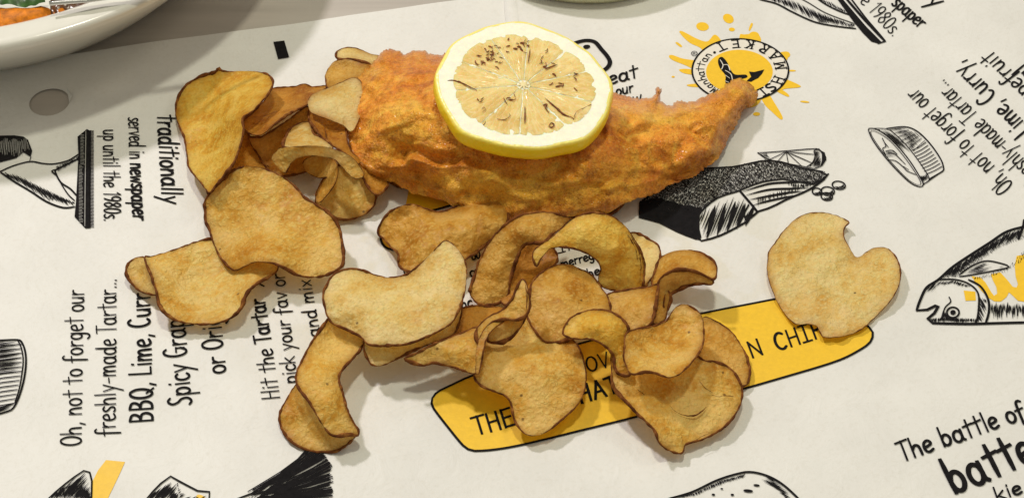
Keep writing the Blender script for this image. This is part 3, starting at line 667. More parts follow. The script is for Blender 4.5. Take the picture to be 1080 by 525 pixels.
def cup_right(a):
    z = lambda P: Z(900, 120, 5.836, P)
    a.line(z([(92, 100), (98, 92), (140, 95), (200, 130), (280, 205), (355, 300), (415, 400), (430, 435), (412, 452), (350, 425), (270, 350), (190, 260), (120, 165)]), .05, True, True)
    a.line(z([(110, 105), (160, 120), (230, 170), (310, 260), (380, 360), (415, 425), (400, 440), (345, 412), (262, 330), (180, 235), (115, 140)]), .03, True, True)
    a.line(z([(98, 92), (205, 92), (250, 118), (330, 195), (410, 300), (468, 402), (430, 432)]), .04)
    a.line(z([(205, 90), (320, 78), (400, 110), (480, 190), (540, 280), (556, 335), (550, 352), (468, 402)]), .06)
    a.line(z([(430, 438), (440, 430), (545, 355)]), .04)
    a.hatch(z([(150, 95), (205, 95), (310, 175), (370, 245), (330, 245), (250, 175), (190, 120)]), 42, .8, .035, 51, 0, .25, .95)
    a.hatch(z([(400, 385), (450, 375), (466, 402), (430, 430)]), 45, .6, .04, 52)
    a.hatch(z([(215, 92), (320, 80), (400, 112), (440, 155), (360, 225), (310, 172), (255, 115)]), -6, 1.0, .03, 53, 0, .3, .95)
    a.hatch(z([(300, 80), (400, 110), (450, 165), (420, 190), (360, 215)]), 42, 1.6, .025, 57, 0, .3, .95)
    for i in range(9):
        u = i/8; p = (365+u*82, 222+u*150); q = (448+u*98, 172+u*150); a.line(z([p, ((p[0]+q[0])/2, (p[1]+q[1])/2+4), q]), .04)
    for i in range(7): a.line(z([(225+i*24, 100+i*21), (320+i*20, 84+i*13)]), .035, False)
    for P in ([(178, 150), (200, 200), (180, 215), (200, 255)], [(200, 230), (240, 225), (270, 250)], [(205, 245), (250, 245), (300, 290)], [(215, 285), (260, 290), (310, 330), (330, 352), (385, 375)], [(195, 180), (215, 205)], [(290, 280), (320, 310)], [(310, 325), (340, 345)]): a.line(z(P), .04)
    a.hatch(z([(185, 225), (260, 232), (275, 262), (205, 268)]), 12, .9, .03, 55)
engraving('engraved_sauce_cup', cup_right)
def cup_left(a):
    z = lambda P: Z(0, 340, 4.773, P)
    a.line(z([(-60, 98), (0, 93), (90, 90), (112, 105), (128, 150), (132, 210), (122, 290), (100, 370), (72, 430), (40, 452), (-60, 480)]), .07)
    a.line(z([(90, 92), (108, 130), (118, 190), (112, 260), (98, 340), (76, 410)]), .05)
    a.line(z([(-60, 450), (0, 435), (76, 410)]), .05)
    for i in range(14):
        y0 = 112+i*23; x1 = 108-max(0, i-6)*5
        a.line(z([(-60, y0+30), (0, y0+14), (x1, y0)]), .05, False)
    a.hatch(z([(-60, 100), (90, 92), (108, 130), (114, 200), (110, 245), (0, 265), (-60, 275)]), -8, 1.1, .038, 61, 0, .2, .98)
    a.hatch(z([(-60, 452), (76, 412), (70, 430), (-60, 478)]), -18, .8, .05, 62)
engraving('engraved_sauce_cup', cup_left)
def fillet(a):
    z = lambda P: Z(660, 140, 4.32, P)
    body = [(62, 385), (65, 310), (110, 290), (150, 250), (350, 165), (500, 158), (560, 145), (640, 130), (720, 140), (800, 165), (900, 180), (922, 190), (900, 215), (850, 240), (720, 215), (640, 222), (560, 245), (520, 265), (430, 290), (370, 330), (335, 370), (330, 430), (345, 490), (250, 455), (150, 405)]
    a.fill(z([(62, 385), (65, 310), (130, 325), (200, 350), (270, 362), (335, 372), (330, 430), (345, 490), (250, 455), (150, 405)]), False)
    a.line(z(body), .07, False, True)
    top = [(65, 310), (110, 290), (150, 250), (350, 165), (500, 158), (560, 145), (640, 130), (720, 140), (800, 165), (900, 180), (915, 190), (900, 212), (850, 238), (720, 212), (640, 220), (560, 243), (520, 262), (430, 288), (370, 328), (335, 372), (270, 362), (200, 350), (130, 325)]
    a.hatch(z(top), 28, 1.0, .048, 71, 2.0, .8, .72); a.hatch(z(top), -55, 1.9, .034, 72, 1.8, .8, .7)
    lo = [(62, 312), (150, 300), (260, 330), (345, 345), (335, 372), (270, 364), (130, 328)]
    a.hatch(z(lo), 20, .6, .10, 77, 3, .8, .9)
    a.line(z([(345, 490), (400, 478), (450, 460), (490, 440), (545, 410), (560, 392), (592, 372), (600, 360), (660, 342), (740, 302), (800, 280), (850, 256), (900, 218), (922, 190)]), .09, False)
    a.line(z([(520, 266), (545, 295), (575, 330), (600, 362)]), .10)
    a.line(z([(592, 372), (545, 408), (540, 410)]), .06)
    f1 = [(335, 400), (345, 365), (375, 332), (440, 295), (518, 272), (560, 320), (590, 368), (545, 405), (450, 458), (348, 486)]
    a.hatch(z(f1), -68, 2.3, .055, 73, 0, .35, .98)
    for x in (378, 425, 470, 515, 555): a.line(z([(x-8, 478-(x-378)*.32), (x+12, 400-(x-378)*.15), (x+28, 318+abs(x-470)*.2)]), .17, True, False, 2)
    a.line(z([(560, 330), (540, 370), (550, 405)]), .07)
    f2 = [(530, 268), (640, 225), (720, 217), (850, 243), (905, 212), (850, 254), (740, 300), (600, 358)]
    for k, (y0, y1, y2) in enumerate(((268, 236, 224), (285, 262, 252), (305, 290, 268), (330, 312, 285))):
        a.line(z([(535+k*16, y0), (650, y1), (760, y2+6), (860-k*25, y2+4)]), .10, True, False, 2)
    a.hatch(z([(600, 290), (760, 250), (900, 212), (850, 254), (740, 300), (600, 358)]), 88, 1.7, .04, 74, 0, .5, .85)
    a.hatch(z([(740, 230), (860, 244), (915, 196), (880, 235), (800, 262), (740, 262)]), 95, 1.6, .045, 76, 0, .5, .85)
engraving('engraved_fillet', fillet)
def wedge(a):
    z = lambda P: Z(660, 140, 4.32, P)
    a.line(z([(600, 98), (650, 96), (735, 88), (830, 78), (880, 75), (905, 95), (914, 115), (905, 140), (885, 160), (860, 168), (820, 160), (740, 147), (650, 131), (618, 112)]), .05, False, True)
    for q in ((650, 130), (690, 138), (740, 147), (800, 156), (845, 140), (856, 102)): a.line(z([(730, 92), q]), .045, False)
    a.line(z([(880, 76), (858, 85), (862, 110), (850, 140), (825, 158)]), .05)
    a.fill(z([(880, 76), (905, 96), (914, 116), (903, 142), (885, 160), (893, 130), (893, 100)]), False)
    a.hatch(z([(862, 86), (884, 80), (893, 110), (885, 150), (860, 165), (835, 158), (860, 128)]), -60, .65, .035, 81)
    a.hatch(z([(604, 100), (640, 98), (660, 128), (630, 120)]), 40, .7, .03, 82)
engraving('engraved_lemon_wedge', wedge)
def peas(a):
    z = lambda P: Z(660, 140, 4.32, P)
    for q in ((870, 272, 21, 16), (920, 270, 30, 20), (915, 295, 26, 18), (970, 242, 30, 19)):
        e = ell(*q, 16, .15); a.line(z(e), .06, True, True)
        a.hatch(z([(q[0]-q[2]*.7, q[1]+q[3]*.3), (q[0]+q[2]*.3, q[1]+q[3]*.3), (q[0]+q[2]*.8, q[1]-q[3]*.4), (q[0]+q[2]*.8, q[1]+q[3]*.4), (q[0], q[1]+q[3]*.9)]), 35, .6, .05, 83)
engraving('engraved_peas', peas)

# ------------------------------------------------------------------ crisps
def vnormals(V, T):
    V = np.array(V); n = np.zeros_like(V)
    for t in T:
        f = np.cross(V[t[1]]-V[t[0]], V[t[2]]-V[t[0]]); n[list(t)] += f
    return n/np.maximum(np.linalg.norm(n, axis=1), 1e-9)[:, None]
def patch(pts, inner, seed, thick=.045, wob=.05, step=2.3):
    loop = catmull(pts, True, 7); loop = resample(loop, 2.0)
    P = []
    for i, p in enumerate(loop):
        P.append((p[0]+.55*nz(p[0]*.22, p[1]*.22, seed), p[1]+.5*nz(p[0]*.22, p[1]*.22, seed+9), p[2]))
    tps = TPS([(a[0], a[1]) for a in pts]+[(a[0], a[1]) for a in inner], [a[2] for a in pts]+[a[2] for a in inner], 2e-4)
    V2, T, nb = tri2d(P, step); d = dist_poly(V2, [p[:2] for p in P]); zz = tps(V2)
    V = []
    for (x, y), zc, dd in zip(V2, zz, d):
        q = zc+wob*(nz(x*.055, y*.07, seed)+.5*nz(x*.16, y*.2, seed+3))+.009*nz(x*.5, y*.6, seed+5)*min(1, dd/3)
        q += .075*math.exp(-dd/7)*nz(x*.10, y*.12, seed+11)
        V.append(un(x, y, max(q, .15)))
    V = np.array(V); n = vnormals(V, T); n[n[:, 2] < 0] *= 1
    up = V+n*thick*.5; lo = V-n*thick*.5; k = len(V); F_ = [t for t in T]+[(t[0]+k, t[2]+k, t[1]+k) for t in T]
    # outer boundary edges
    cnt = {}
    for t in T:
        for a, b in ((t[0], t[1]), (t[1], t[2]), (t[2], t[0])): cnt[(a, b)] = 1
    be = [(a, b) for (a, b) in cnt if (b, a) not in cnt]; bi = sorted({i for e in be for i in e}); mp = {q: 2*k+j for j, q in enumerate(bi)}; m2 = len(bi)
    F_ += [(mp[b], mp[a], mp[a]+m2, mp[b]+m2) for (a, b) in be]
    rim = np.exp(-d/4.5)
    return np.vstack([up, lo, up[bi], lo[bi]]), F_, np.concatenate([rim, rim, rim[bi], rim[bi]]), V[:nb]
def tube(loop, r, closed=True, seed=0, flatz=1.0):
    v = []; f = []; n = len(loop); K = 6
    for i in range(n):
        a = loop[i-1] if (closed or i) else loop[0]; b = loop[(i+1) % n] if (closed or i < n-1) else loop[-1]
        t = np.array(b)-np.array(a); t /= max(1e-9, np.linalg.norm(t)); s1 = np.cross(t, [0, 0, 1.0]); l = np.linalg.norm(s1)
        s1 = s1/l if l > 1e-6 else np.array([1., 0, 0]); s2 = np.cross(s1, t)
        rr = r*max(.22, .66+1.0*abs(nz(i*.23, seed*1.7, 3))+1.1*nz(i*.06, seed, 8))
        if not closed: rr *= max(.15, math.sin(math.pi*(i+.5)/n))**.5
        for k in range(K):
            an = 2*math.pi*k/K; v.append(np.array(loop[i])+s1*rr*math.cos(an)+s2*rr*math.sin(an)*1.15)
    for i in range(n if closed else n-1):
        for k in range(K):
            a = i*K+k; b = i*K+(k+1) % K; j = (i+1) % n; f.append((a, b, j*K+(k+1) % K, j*K+k))
    return v, f
GRP = 'thin fried potato crisps scattered on the paper'
cnt_ = [0]
def crisp(label, material, patches, creases=(), rim=.054, wob=.05):
    """patches: list of (outline[(px,py,z)], inner[(px,py,z)][, skin_spans]); one crisp may curl over and show several patches"""
    cnt_[0] += 1; seed = cnt_[0]*3.7
    root = empty('potato_crisp'); tag(root, label, 'potato crisp', GRP)
    v = []; f = []; r = []; sv = []; sf = []
    for pi, pa in enumerate(patches):
        pts, inner = pa[0], pa[1]; rr = pa[2] if len(pa) > 2 else rim
        V, Fc, rm, lp = patch(pts, inner, seed+pi, wob=wob)
        b = len(v); v += list(V); f += [tuple(b+i for i in t) for t in Fc]; r += list(rm)
        if rr > 0:
            V, Fc = tube(lp, rr, True, seed+pi); b = len(sv); sv += V; sf += [tuple(b+i for i in t) for t in Fc]
    for cr in creases:
        P = resample(catmull(cr, False, 5), 1.5, False); V, Fc = tube([un(p[0]+.5*nz(p[0]*.3, p[1]*.3), p[1]+.5*nz(p[0]*.3, 5), p[2]) for p in P], .022, False, seed)
        b = len(sv); sv += V; sf += [tuple(b+i for i in t) for t in Fc]
    mesh('crisp_slice', v, f, M[material], root, attrs={'rim': r})
    if sv: mesh('browned_skin', sv, sf, M['skin'], root)
    A = np.array(v); c = A.mean(0); recentre(root, (c[0]*S, c[1]*S, A[:, 2].min()*S))
    return root
def zs(P, f):   # outline with a height rule
    return [(x, y, f(x, y)) for x, y in P]
lin = lambda x0, y0, z0, gx, gy: (lambda x, y: z0+gx*(x-x0)+gy*(y-y0))

# --- upper left heap
crisp('large golden crisp with a peaked far edge, leftmost of the heap beside the word traditionally', 'yellow', [
 ([(185.5,113,.6),(190,99,.7),(200,88,.8),(215,80,.9),(227,77,1.0),(231,72.5,1.2),(237,76,1.1),(260,75.5,1.2),(277,77.5,1.5),(285,81,1.8),(288,87.5,2.1),(285,96,2.3),(277,106,2.5),(267,117,2.6),(256,125.5,2.5),(257,137,2.5),(254,152,2.4),(247,171,2.2),(238,184,2.0),(229,194,1.8),(221,203,1.5),(211,191,1.1),(200,178,.8),(197.5,165,.7),(195,147,.7),(192,140,.7),(187,127,.6)],
  [(215,110,.8),(240,100,1.3),(225,150,1.1),(240,130,1.7),(220,180,1.3)])])
crisp('dark golden crisp half hidden under the two largest crisps on the left', 'brown', [
 ([(250,124,.9),(262,142,1.0),(271,158,.9),(279,172,.8),(290,188,.7),(262,205,.9),(235,208,.8),(219,204,.8),(224,185,.7),(240,160,.8)], [])])
crisp('brown curved crisp with a raised near rim, right of the leftmost crisp', 'brown', [
 ([(287,94,.9),(311,92,.9),(320,89,1.0),(330,92.5,.9),(342,91,.9),(344,94,1.0),(330,102.5,1.5),(324,111,1.9),(305,120,2.2),(290,131,2.4),(275,142.5,2.2),(262,140,1.8),(256,130,1.6),(269,117,1.3),(280,105,1.0)], [(300,106,1.1),(285,120,1.5)], .045)])
crisp('deep brown crisp forming the hollow behind the rolled yellow curl', 'brown', [
 ([(276,144,1.6),(300,129.5,1.7),(323,113,1.6),(330,121,1.3),(336,150,.9),(345,172,.7),(320,182,.6),(290,185,.7),(272,163,1.0),(263,146,1.4)], [(300,155,.8),(318,135,1.1)], .04)])
crisp('reddish brown folded crisp between the rolled curl and the battered fish', 'brown', [
 ([(326,116,1.5),(338,116,1.5),(350,118,1.5),(364,126,1.5),(365,142,1.8),(369,158,1.7),(380,170,1.6),(373,173,1.8),(360,160,2.0),(345,150,2.1),(334,138,2.0),(327,128,1.8)], [(350,140,1.7)], .04)],
 creases=[[(341,127,1.98),(343,137,1.96),(345,147,2.06)]])
crisp('pale dome shaped crisp standing inside the heap behind the yellow curl', 'pale', [
 ([(299,155,2.1),(301,146,1.9),(305,138,1.7),(314,131.5,1.6),(325,129,1.6),(329,136,1.7),(331,142,1.9),(342,147,2.1),(349,152,2.3),(350,157,2.2),(330,157,2.3),(312,157,2.2)], [(320,142,2.0)])])
crisp('thin yellow arched curl bridging the middle of the left heap', 'cream', [
 ([(287,167,1.6),(292,160,1.9),(298,156.5,2.2),(320,154.5,2.6),(342,155,2.8),(362,161,2.9),(372,167,2.8),(379,175,2.6),(384,184,2.4),(380,188,2.3),(371,186.5,2.3),(363,178,2.4),(352,167.5,2.4),(340,165,2.3),(329,163.5,2.2),(315,166,2.0),(307,172,1.8),(301,182,1.5),(294,177,1.5)], [(330,159,2.65),(300,167,1.95)], .02)])
crisp('small orange ribbon crisp curling down below the yellow arch', 'gold', [
 ([(320,172,.9),(325,167,1.0),(334,164,1.2),(347,165,1.6),(354,170,2.0),(356.5,178,2.1),(356,186,2.0),(352,196,1.7),(345,206,1.4),(338,213,1.1),(334,212,1.0),(336.5,203,1.1),(341,193,1.3),(346,187,1.5),(336,187.5,1.0),(324,182,.8)], [(338,176,1.0)], .022)])
crisp('round brown crisp lying flat under the curls at the foot of the left heap', 'gold', [
 ([(350,178,1.2),(365,174,1.3),(382,180,1.1),(392,193,.9),(396.5,206,.6),(394,217,.45),(385,226,.35),(372,230.7,.3),(360,231.5,.3),(350,228,.35),(340,220,.4),(333,213,.5),(335,200,.7),(342,188,.9)], [(365,205,.65)])])
crisp('brown crisp tucked below the left end of the battered fish', 'brown', [
 ([(378,155,1.0),(392,165,.9),(405,180,.8),(409,190,.8),(408.5,197,.9),(403,203,1.0),(397,205.5,1.0),(390,200,1.1),(384,190,1.2),(377,175,1.3),(373,162,1.2)], [])])
crisp('tiny dark edged crisp end poking out from below the fish', 'brown', [
 ([(404,183,.25),(413,185.5,.35),(421,187,.5),(427,193,.6),(425,199,.35),(416,195.5,.2),(409,191,.2)], [(416,190.5,.18)], .05)])
crisp('greyish pale crisp leaning against the left end of the fish', 'pale', [
 ([(325,106,1.9),(332,99,1.9),(345,94,1.9),(360,87.5,1.9),(374,82.5,1.8),(382,90,1.8),(384,110,1.8),(372,138,1.9),(362,132,2.0),(350,127.5,2.1),(335,122,2.1),(327,117,2.0)], [(350,108,2.1)], .022)])
crisp('small round tan crisp behind the left end of the fish', 'tan', [
 ([(344,86,1.0),(343.5,78,1.0),(352,66,1.1),(365,62.5,1.2),(380,65,1.3),(392,70,1.3),(392,80,1.3),(375,84,1.4),(360,88,1.5),(346,93,1.2)], [(362,75,1.0)])])
crisp('pale strip of crisp showing furthest back beside the top left of the fish', 'pale', [
 ([(356,62,.9),(355.5,55,.8),(365,51,.7),(377,52,.7),(390,57,.8),(402,61,.9),(402,74,.9),(387,68,1.0),(370,63.5,1.0)], [(378,58,.8)])])
crisp('biggest tan crisp on the left, its wavy near edge above the words pick your fav', 'gold', [
 ([(216,213.5,.9),(222,204,1.2),(234,192,1.5),(245,181,1.8),(257,176,2.0),(267,176,2.0),(280,179,1.9),(297,186,1.8),(310,196,1.7),(322,209,1.6),(340,220,1.5),(352,230,1.4),(358,241,1.3),(361,257,1.2),(362,277,1.1),(355,285,1.0),(340,291,.9),(325,292,.9),(312,289.5,1.0),(297,281,1.35),(285,277,1.5),(270,276,1.4),(260,279.5,1.1),(250,284.5,.8),(242,282,.7),(232,271,.6),(226,257,.6),(221,242,.6),(217,233,.65),(217,222,.8)],
  [(270,215,1.4),(300,235,1.3),(260,250,1.05),(325,262,1.15),(240,215,1.2)])])
crisp('light golden crisp with a curled dark rim at the far left, over the word Curry', 'cream', [
 ([(152.5,272.5,1.0),(159,271,.9),(180,265,.8),(205,256,.7),(224,252,.6),(245,256,.5),(270,262,.5),(292,268,.6),(293,284,.8),(285,291,.9),(270,300,1.0),(260,310,1.0),(254,325,.9),(242,336,.7),(225,341,.6),(205,341.5,.6),(187,338,.7),(174,330,.8),(167.5,320,.9),(165,308,1.0),(160,292,1.1)],
  [(205,295,.35),(230,310,.5),(180,300,.75),(245,285,.45)]),
 ([(133,286,.5),(136,277,.6),(145,272,.7),(153,272,.85),(158,284,.9),(162,298,.85),(166,310,.7),(155,309.5,.5),(145,305,.4),(136,295,.4)], [(150,290,.5)])])
# --- lower left
crisp('twisted folded crisp standing alone at the lower left above the engraved fish tail', 'gold', [
 ([(297,431,.5),(303,420,.55),(310,409,.7),(316,405,1.0),(328,420,1.1),(345,440,1.0),(365,452,.8),(376,457,.7),(368,467,.4),(355,475,.25),(342,476.5,.2),(327,475,.2),(310,467.5,.25),(299,455,.3),(295,442.5,.4)], [(320,445,.45),(335,460,.35)]),
 ([(348,334,1.4),(360,329,1.3),(370,332.5,1.25),(380,344,1.15),(384,357,1.1),(381,367,1.1),(372,378,1.15),(361,390,1.3),(357,400,1.4),(361,414,1.3),(367,434,1.1),(374,448,.9),(378,454,.8),(377,459,.75),(368,458,.9),(351,459,1.0),(340,447,1.2),(327,425,1.5),(314,407,1.5),(313,394,1.5),(317,384,1.5),(327,364,1.5),(339,346,1.5)],
  [(350,360,1.15),(335,395,1.75),(350,425,1.55)])],
 creases=[])
crisp('broad cream coloured crisp with a deep notch, left of centre on the pile', 'pale', [
 ([(341,315,1.9),(344,302.5,1.9),(352,290,1.9),(365,284.5,1.8),(380,285,1.7),(395,290,1.6),(410,293,1.6),(430,289,1.8),(445,277.5,2.1),(460,262.5,2.4),(470,254,2.5),(480,260,2.5),(489,272.5,2.4),(492,287,2.3),(489,312.5,2.2),(480,335,2.1),(470,345,2.0),(450,355,1.9),(430,362.5,1.8),(412,364,1.7),(390,363.5,1.7),(381,355,1.6),(365,347,1.6),(348,338,1.7)],
  [(375,315,2.0),(420,320,1.9),(460,305,2.2),(400,345,1.9)])])
crisp('thin cream crisp showing as a second edge under the broad cream crisp', 'pale', [
 ([(384,362,1.3),(386,375,1.1),(392,384,1.0),(402,385.5,1.0),(415,380,1.1),(435,370,1.3),(455,362,1.45),(472,356,1.5),(480,350,1.5),(485,337,1.5),(486,325,1.5),(470,325,1.4),(430,340,1.2),(390,348,1.2)], [], .04)])
crisp('crumpled yellow brown crisp with a golden blister directly below the fish, upper centre', 'tan', [
 ([(399,247,.5),(401,237.5,.7),(410,225,1.0),(422,218,1.2),(437,216,1.3),(450,221,1.1),(465,224,.9),(485,217,.9),(505,208,1.1),(530,212,1.3),(536,228,1.3),(530,242,1.2),(515,255,1.1),(502,266,1.0),(490,274,1.0),(470,285,.9),(450,288,.9),(430,286,.8),(421,280,.7),(420,267.5,.7),(412,260,.6),(405,252,.5)],
  [(430,235,1.0),(450,250,1.35),(475,238,1.5),(500,225,1.6),(440,268,1.1),(470,262,1.2)])], wob=.10)
# --- centre
crisp('brown shell shaped crisp under the two arches in the centre', 'brown', [
 ([(545,258,1.0),(556,257,1.0),(572,255.5,1.0),(584,262,1.0),(588,275,.9),(576,286,.8),(565,298,.8),(553,312,.8),(538,322,.7),(528,316,.6),(532,290,.8)], [(560,280,.6)])])
crisp('long brown arched crisp left of the yellow arch, in the centre', 'tan', [
 ([(496,307,.6),(500,292.5,.8),(507,272.5,1.2),(517,255,1.6),(530,240,2.0),(545,230,2.3),(562,225,2.4),(580,224.5,2.4),(592,227.5,2.2),(600,231,1.9),(592,240,2.0),(580,249,2.2),(572,256,2.2),(562,256,2.1),(552,259,1.9),(546,270,1.6),(541,285,1.2),(537,300,.9),(536,310,.7),(530,317.5,.6),(520,321.5,.5),(507,321,.5),(499,315.5,.5)],
  [(525,280,1.4),(550,242,2.5),(515,300,.9)])])
crisp('bright golden arched crisp with a broad brown right rim, highest in the centre', 'yellow', [
 ([(562,272,2.0),(563,265,2.0),(570,259,2.1),(580,252,2.3),(590,244,2.5),(600,235,2.7),(612,227.5,2.8),(625,224.5,2.9),(640,227,2.8),(652,232.5,2.6),(662,242.5,2.3),(670,255,2.0),(677,267.5,1.7),(680,280,1.4),(679,293,1.2),(677,303,1.0),(662,305.5,.9),(645,305.5,.9),(634,301,1.0),(631,294,1.2),(634,284,1.6),(630,275,1.9),(620,267.5,2.1),(605,262,2.3),(590,260.5,2.3),(580,262,2.2),(571,272,2.0),(566,280.5,1.8)],
  [(615,243,2.8),(650,260,2.4),(655,285,1.6)], .038)],
 creases=[[(664,244,2.32),(671,256,2.05),(677,270,1.72),(679,283,1.40),(677,300,1.1)],[(666,250,2.2),(673,264,1.85),(676,280,1.5),(675,297,1.2)],[(662,247,2.35),(669,260,1.98),(673,276,1.66)]])
crisp('pale translucent crisp behind the right side of the bright arch', 'pale', [
 ([(655,250,.4),(665,246,.4),(675,247.5,.5),(687,254,.6),(695,260,.7),(696,272.5,.7),(692,286,.8),(685,296,.7),(677,304,.6),(660,300,.4),(650,275,.3)], [])])
crisp('dark crisp mostly hidden below the middle of the fish', 'brown', [
 ([(585,226,.5),(598,214,.5),(620,208,.5),(650,210,.4),(658,214,.35),(648,223,.3),(638,228,.4),(620,230,.6),(600,229,.6)], [(620,219,.8)])])
crisp('curled crisp with a spotted outer face and hooked tip, right of the centre', 'tan', [
 ([(688,300,.9),(692,284,.9),(697,272,1.0),(710,265.5,1.2),(725,264,1.3),(740,267,1.4),(752,275,1.5),(756,284,1.5),(753.5,294,1.5),(742,293,1.5),(730,289,1.5),(717,288,1.5),(705,291,1.4),(697,300,1.2)], [(722,275,1.6)]),
 ([(692,320,1.4),(693,305,1.8),(696,294,2.1),(705,287.5,2.2),(717,284.3,2.1),(730,285.5,2.0),(742,290,1.8),(752,296,1.6),(750,300,1.5),(741,299,1.5),(729,300,1.4),(717,305,1.3),(708,310,1.2),(705.5,317,1.2),(704,326,1.2),(701,337,1.0),(690,342,1.1),(688,332,1.4)], [(705,298,1.5),(697,322,1.2)]),
 ([(640,322,1.1),(641,311,1.2),(662,306,1.4),(685,303,1.6),(694,300,1.9),(693,312,1.9),(691,326,1.8),(687,341,1.6),(675,346,1.5),(664,349,1.4),(659,341,1.4),(652,332,1.3),(641,328,1.2)], [(668,325,1.7)]),
 ([(702,309,1.3),(706,309,1.3),(707,317,1.2),(703,328,1.0),(700,322,1.2)], [])])
crisp('rounded greyish tan crisp in the middle of the pile under the bright arch', 'tan', [
 ([(556,332,1.2),(559,310,1.5),(562,297,1.6),(575,285,1.6),(590,279.5,1.5),(605,280.5,1.4),(611,284,1.35),(617,286,1.3),(627,294,1.2),(635,305,1.2),(641,314,1.2),(644,330,1.2),(640,345,1.2),(620,352,1.2),(600,358,1.2),(587,361,1.2),(575,360,1.2),(565,350,1.2)], [(595,315,1.7),(600,338,1.5),(575,325,1.5)])])
crisp('bright yellow arched crisp above the letters OV', 'yellow', [
 ([(594.5,353,2.0),(597,342,2.0),(606,333,2.0),(622,327.5,2.1),(640,328,2.2),(653,334.5,2.2),(662,345,2.1),(661,357,1.9),(659,367,1.8),(660,380,1.7),(664,396,1.5),(650,392,1.5),(647,375,1.7),(640,366,1.9),(630,360,2.0),(620,357,2.0),(608,357,2.0)], [(625,343,2.35),(650,355,2.15)])])
crisp('large crisp with a crescent crack at the lower right of the pile', 'gold', [
 ([(646,368,1.5),(645,390,1.35),(646,405,1.25),(652,415,1.2),(662,425,1.2),(672,436,1.15),(682,445,1.1),(691,455,1.0),(695,466,.9),(705,474.5,.6),(719,477.5,.45),(722,469,.5),(730,466,.5),(741,463,.5),(755,456,.5),(770,444,.55),(780,427,.6),(782.5,410,.7),(777,397,.8),(769,388,.9),(755,382,1.0),(742,380,1.1),(725,368,1.1),(695,362,1.2),(665,362,1.4)],
  [(680,410,1.15),(700,430,.95),(725,415,.85),(750,410,.85),(725,445,.65),(690,385,1.2)])],
 creases=[[(706,427,.97),(713,434,.88),(724,438,.80),(735,437,.80),(745,429,.86)],[(751,416,.92),(758,418,.88),(766,417,.86),(774,418,.84)],[(672,410,1.26),(676,413,1.24),(680,416,1.22)],[(738,402,.98),(744,409,.92),(752,414,.90)],[(735,463,.60),(742,459,.62),(748,457,.62)]])
crisp('cupped golden crisp with a pointed top lying over the large cracked one', 'gold', [
 ([(659,367,2.2),(659,356,2.2),(664,349,2.1),(680,346,1.9),(700,340,1.7),(707,332,1.7),(712,325,1.8),(720,321,1.9),(730,324,1.9),(739,332,1.9),(742,345,1.8),(742,360,1.8),(737,372,1.8),(725,387,1.9),(715,395,2.0),(705,398,2.1),(695,394.5,2.1),(682,392,2.15),(667,394.5,2.2),(661,387,2.25),(658.5,377,2.25)],
  [(700,365,1.6),(720,345,1.55),(680,370,1.8)], .036)])
crisp('pale speckled crisp lying on the yellow label behind the lower right pile', 'tan', [
 ([(741,335,.4),(755,339,.4),(770,349,.35),(780,362,.3),(787,375,.3),(789,383,.3),(791,391,.3),(789,402,.3),(784,407,.35),(765,408,.4),(740,395,.5),(728,370,.6),(730,350,.5)], [(755,370,.5)])])
crisp('large smooth golden crisp at the bottom centre over the word THE', 'gold', [
 ([(500,396,1.3),(505,378,1.4),(511,360,1.3),(515,340,1.0),(530,325,.8),(560,325,.8),(590,345,.9),(607,362,1.1),(613,373,1.1),(617.5,391,1.0),(616.5,411,.9),(608.5,427,.8),(595,440,.7),(579,453,.6),(565,459,.55),(553,456.5,.55),(545,447,.6),(541,436,.7),(539,425,.8),(532,416.5,.95),(520,412,1.1),(507,406,1.2)],
  [(560,385,1.35),(590,415,1.0),(555,430,.85),(540,360,1.1),(595,385,1.3)], .034)])
crisp('twisted crisp with a rolled upright tip standing in the centre left of the pile', 'gold', [
 ([(427,378,1.5),(438,373,1.55),(460,362,1.7),(475,356,1.75),(490,350,1.8),(503,345,1.9),(509,347,2.0),(507,362,1.9),(505,378,1.8),(503,393,1.6),(490,391,1.4),(475,386,1.3),(457,382.5,1.25),(447,385,1.3),(437,383,1.35)], [(475,371,1.75),(492,368,1.85)]),
 ([(503,347,2.0),(515,335,2.15),(530,327,2.3),(540,316,2.5),(545,304,2.7),(549,296.5,2.8),(553,295,2.85),(557,305,2.8),(559,322,2.6),(555,332,2.4),(547,337,2.3),(540,337,2.3),(530,336.5,2.35),(518,340.5,2.3),(511,350,2.2),(507,362,2.0),(503,358,2.0)], [(545,322,2.45),(525,334,2.35)]),
 ([(533,337.5,2.3),(522,345,2.3),(513,357,2.25),(509,374,2.1),(505.5,392,1.8),(502,392,1.8),(503,367,2.1),(508,352,2.25),(517,341.5,2.35)], [], .026),
 ([(520,344,1.9),(532,337,2.0),(545,336,2.0),(556,328,2.0),(552,340,1.8),(545,350,1.7),(535,358.5,1.6),(527,361,1.6),(514,359,1.7)], [])],
 creases=[[(557,306,2.9),(559,318,2.75),(558,328,2.6)],[(554,300,2.95),(556,312,2.85),(555,326,2.65)]])
crisp('reddish brown crisp under the twisted upright one, left of centre', 'brown', [
 ([(484,327,.9),(500,323,.9),(515,324,.9),(530,325,.9),(535,335,.9),(525,350,1.0),(505,365,1.0),(480,370,1.0),(470,352,1.1),(478,338,1.0)], [])])
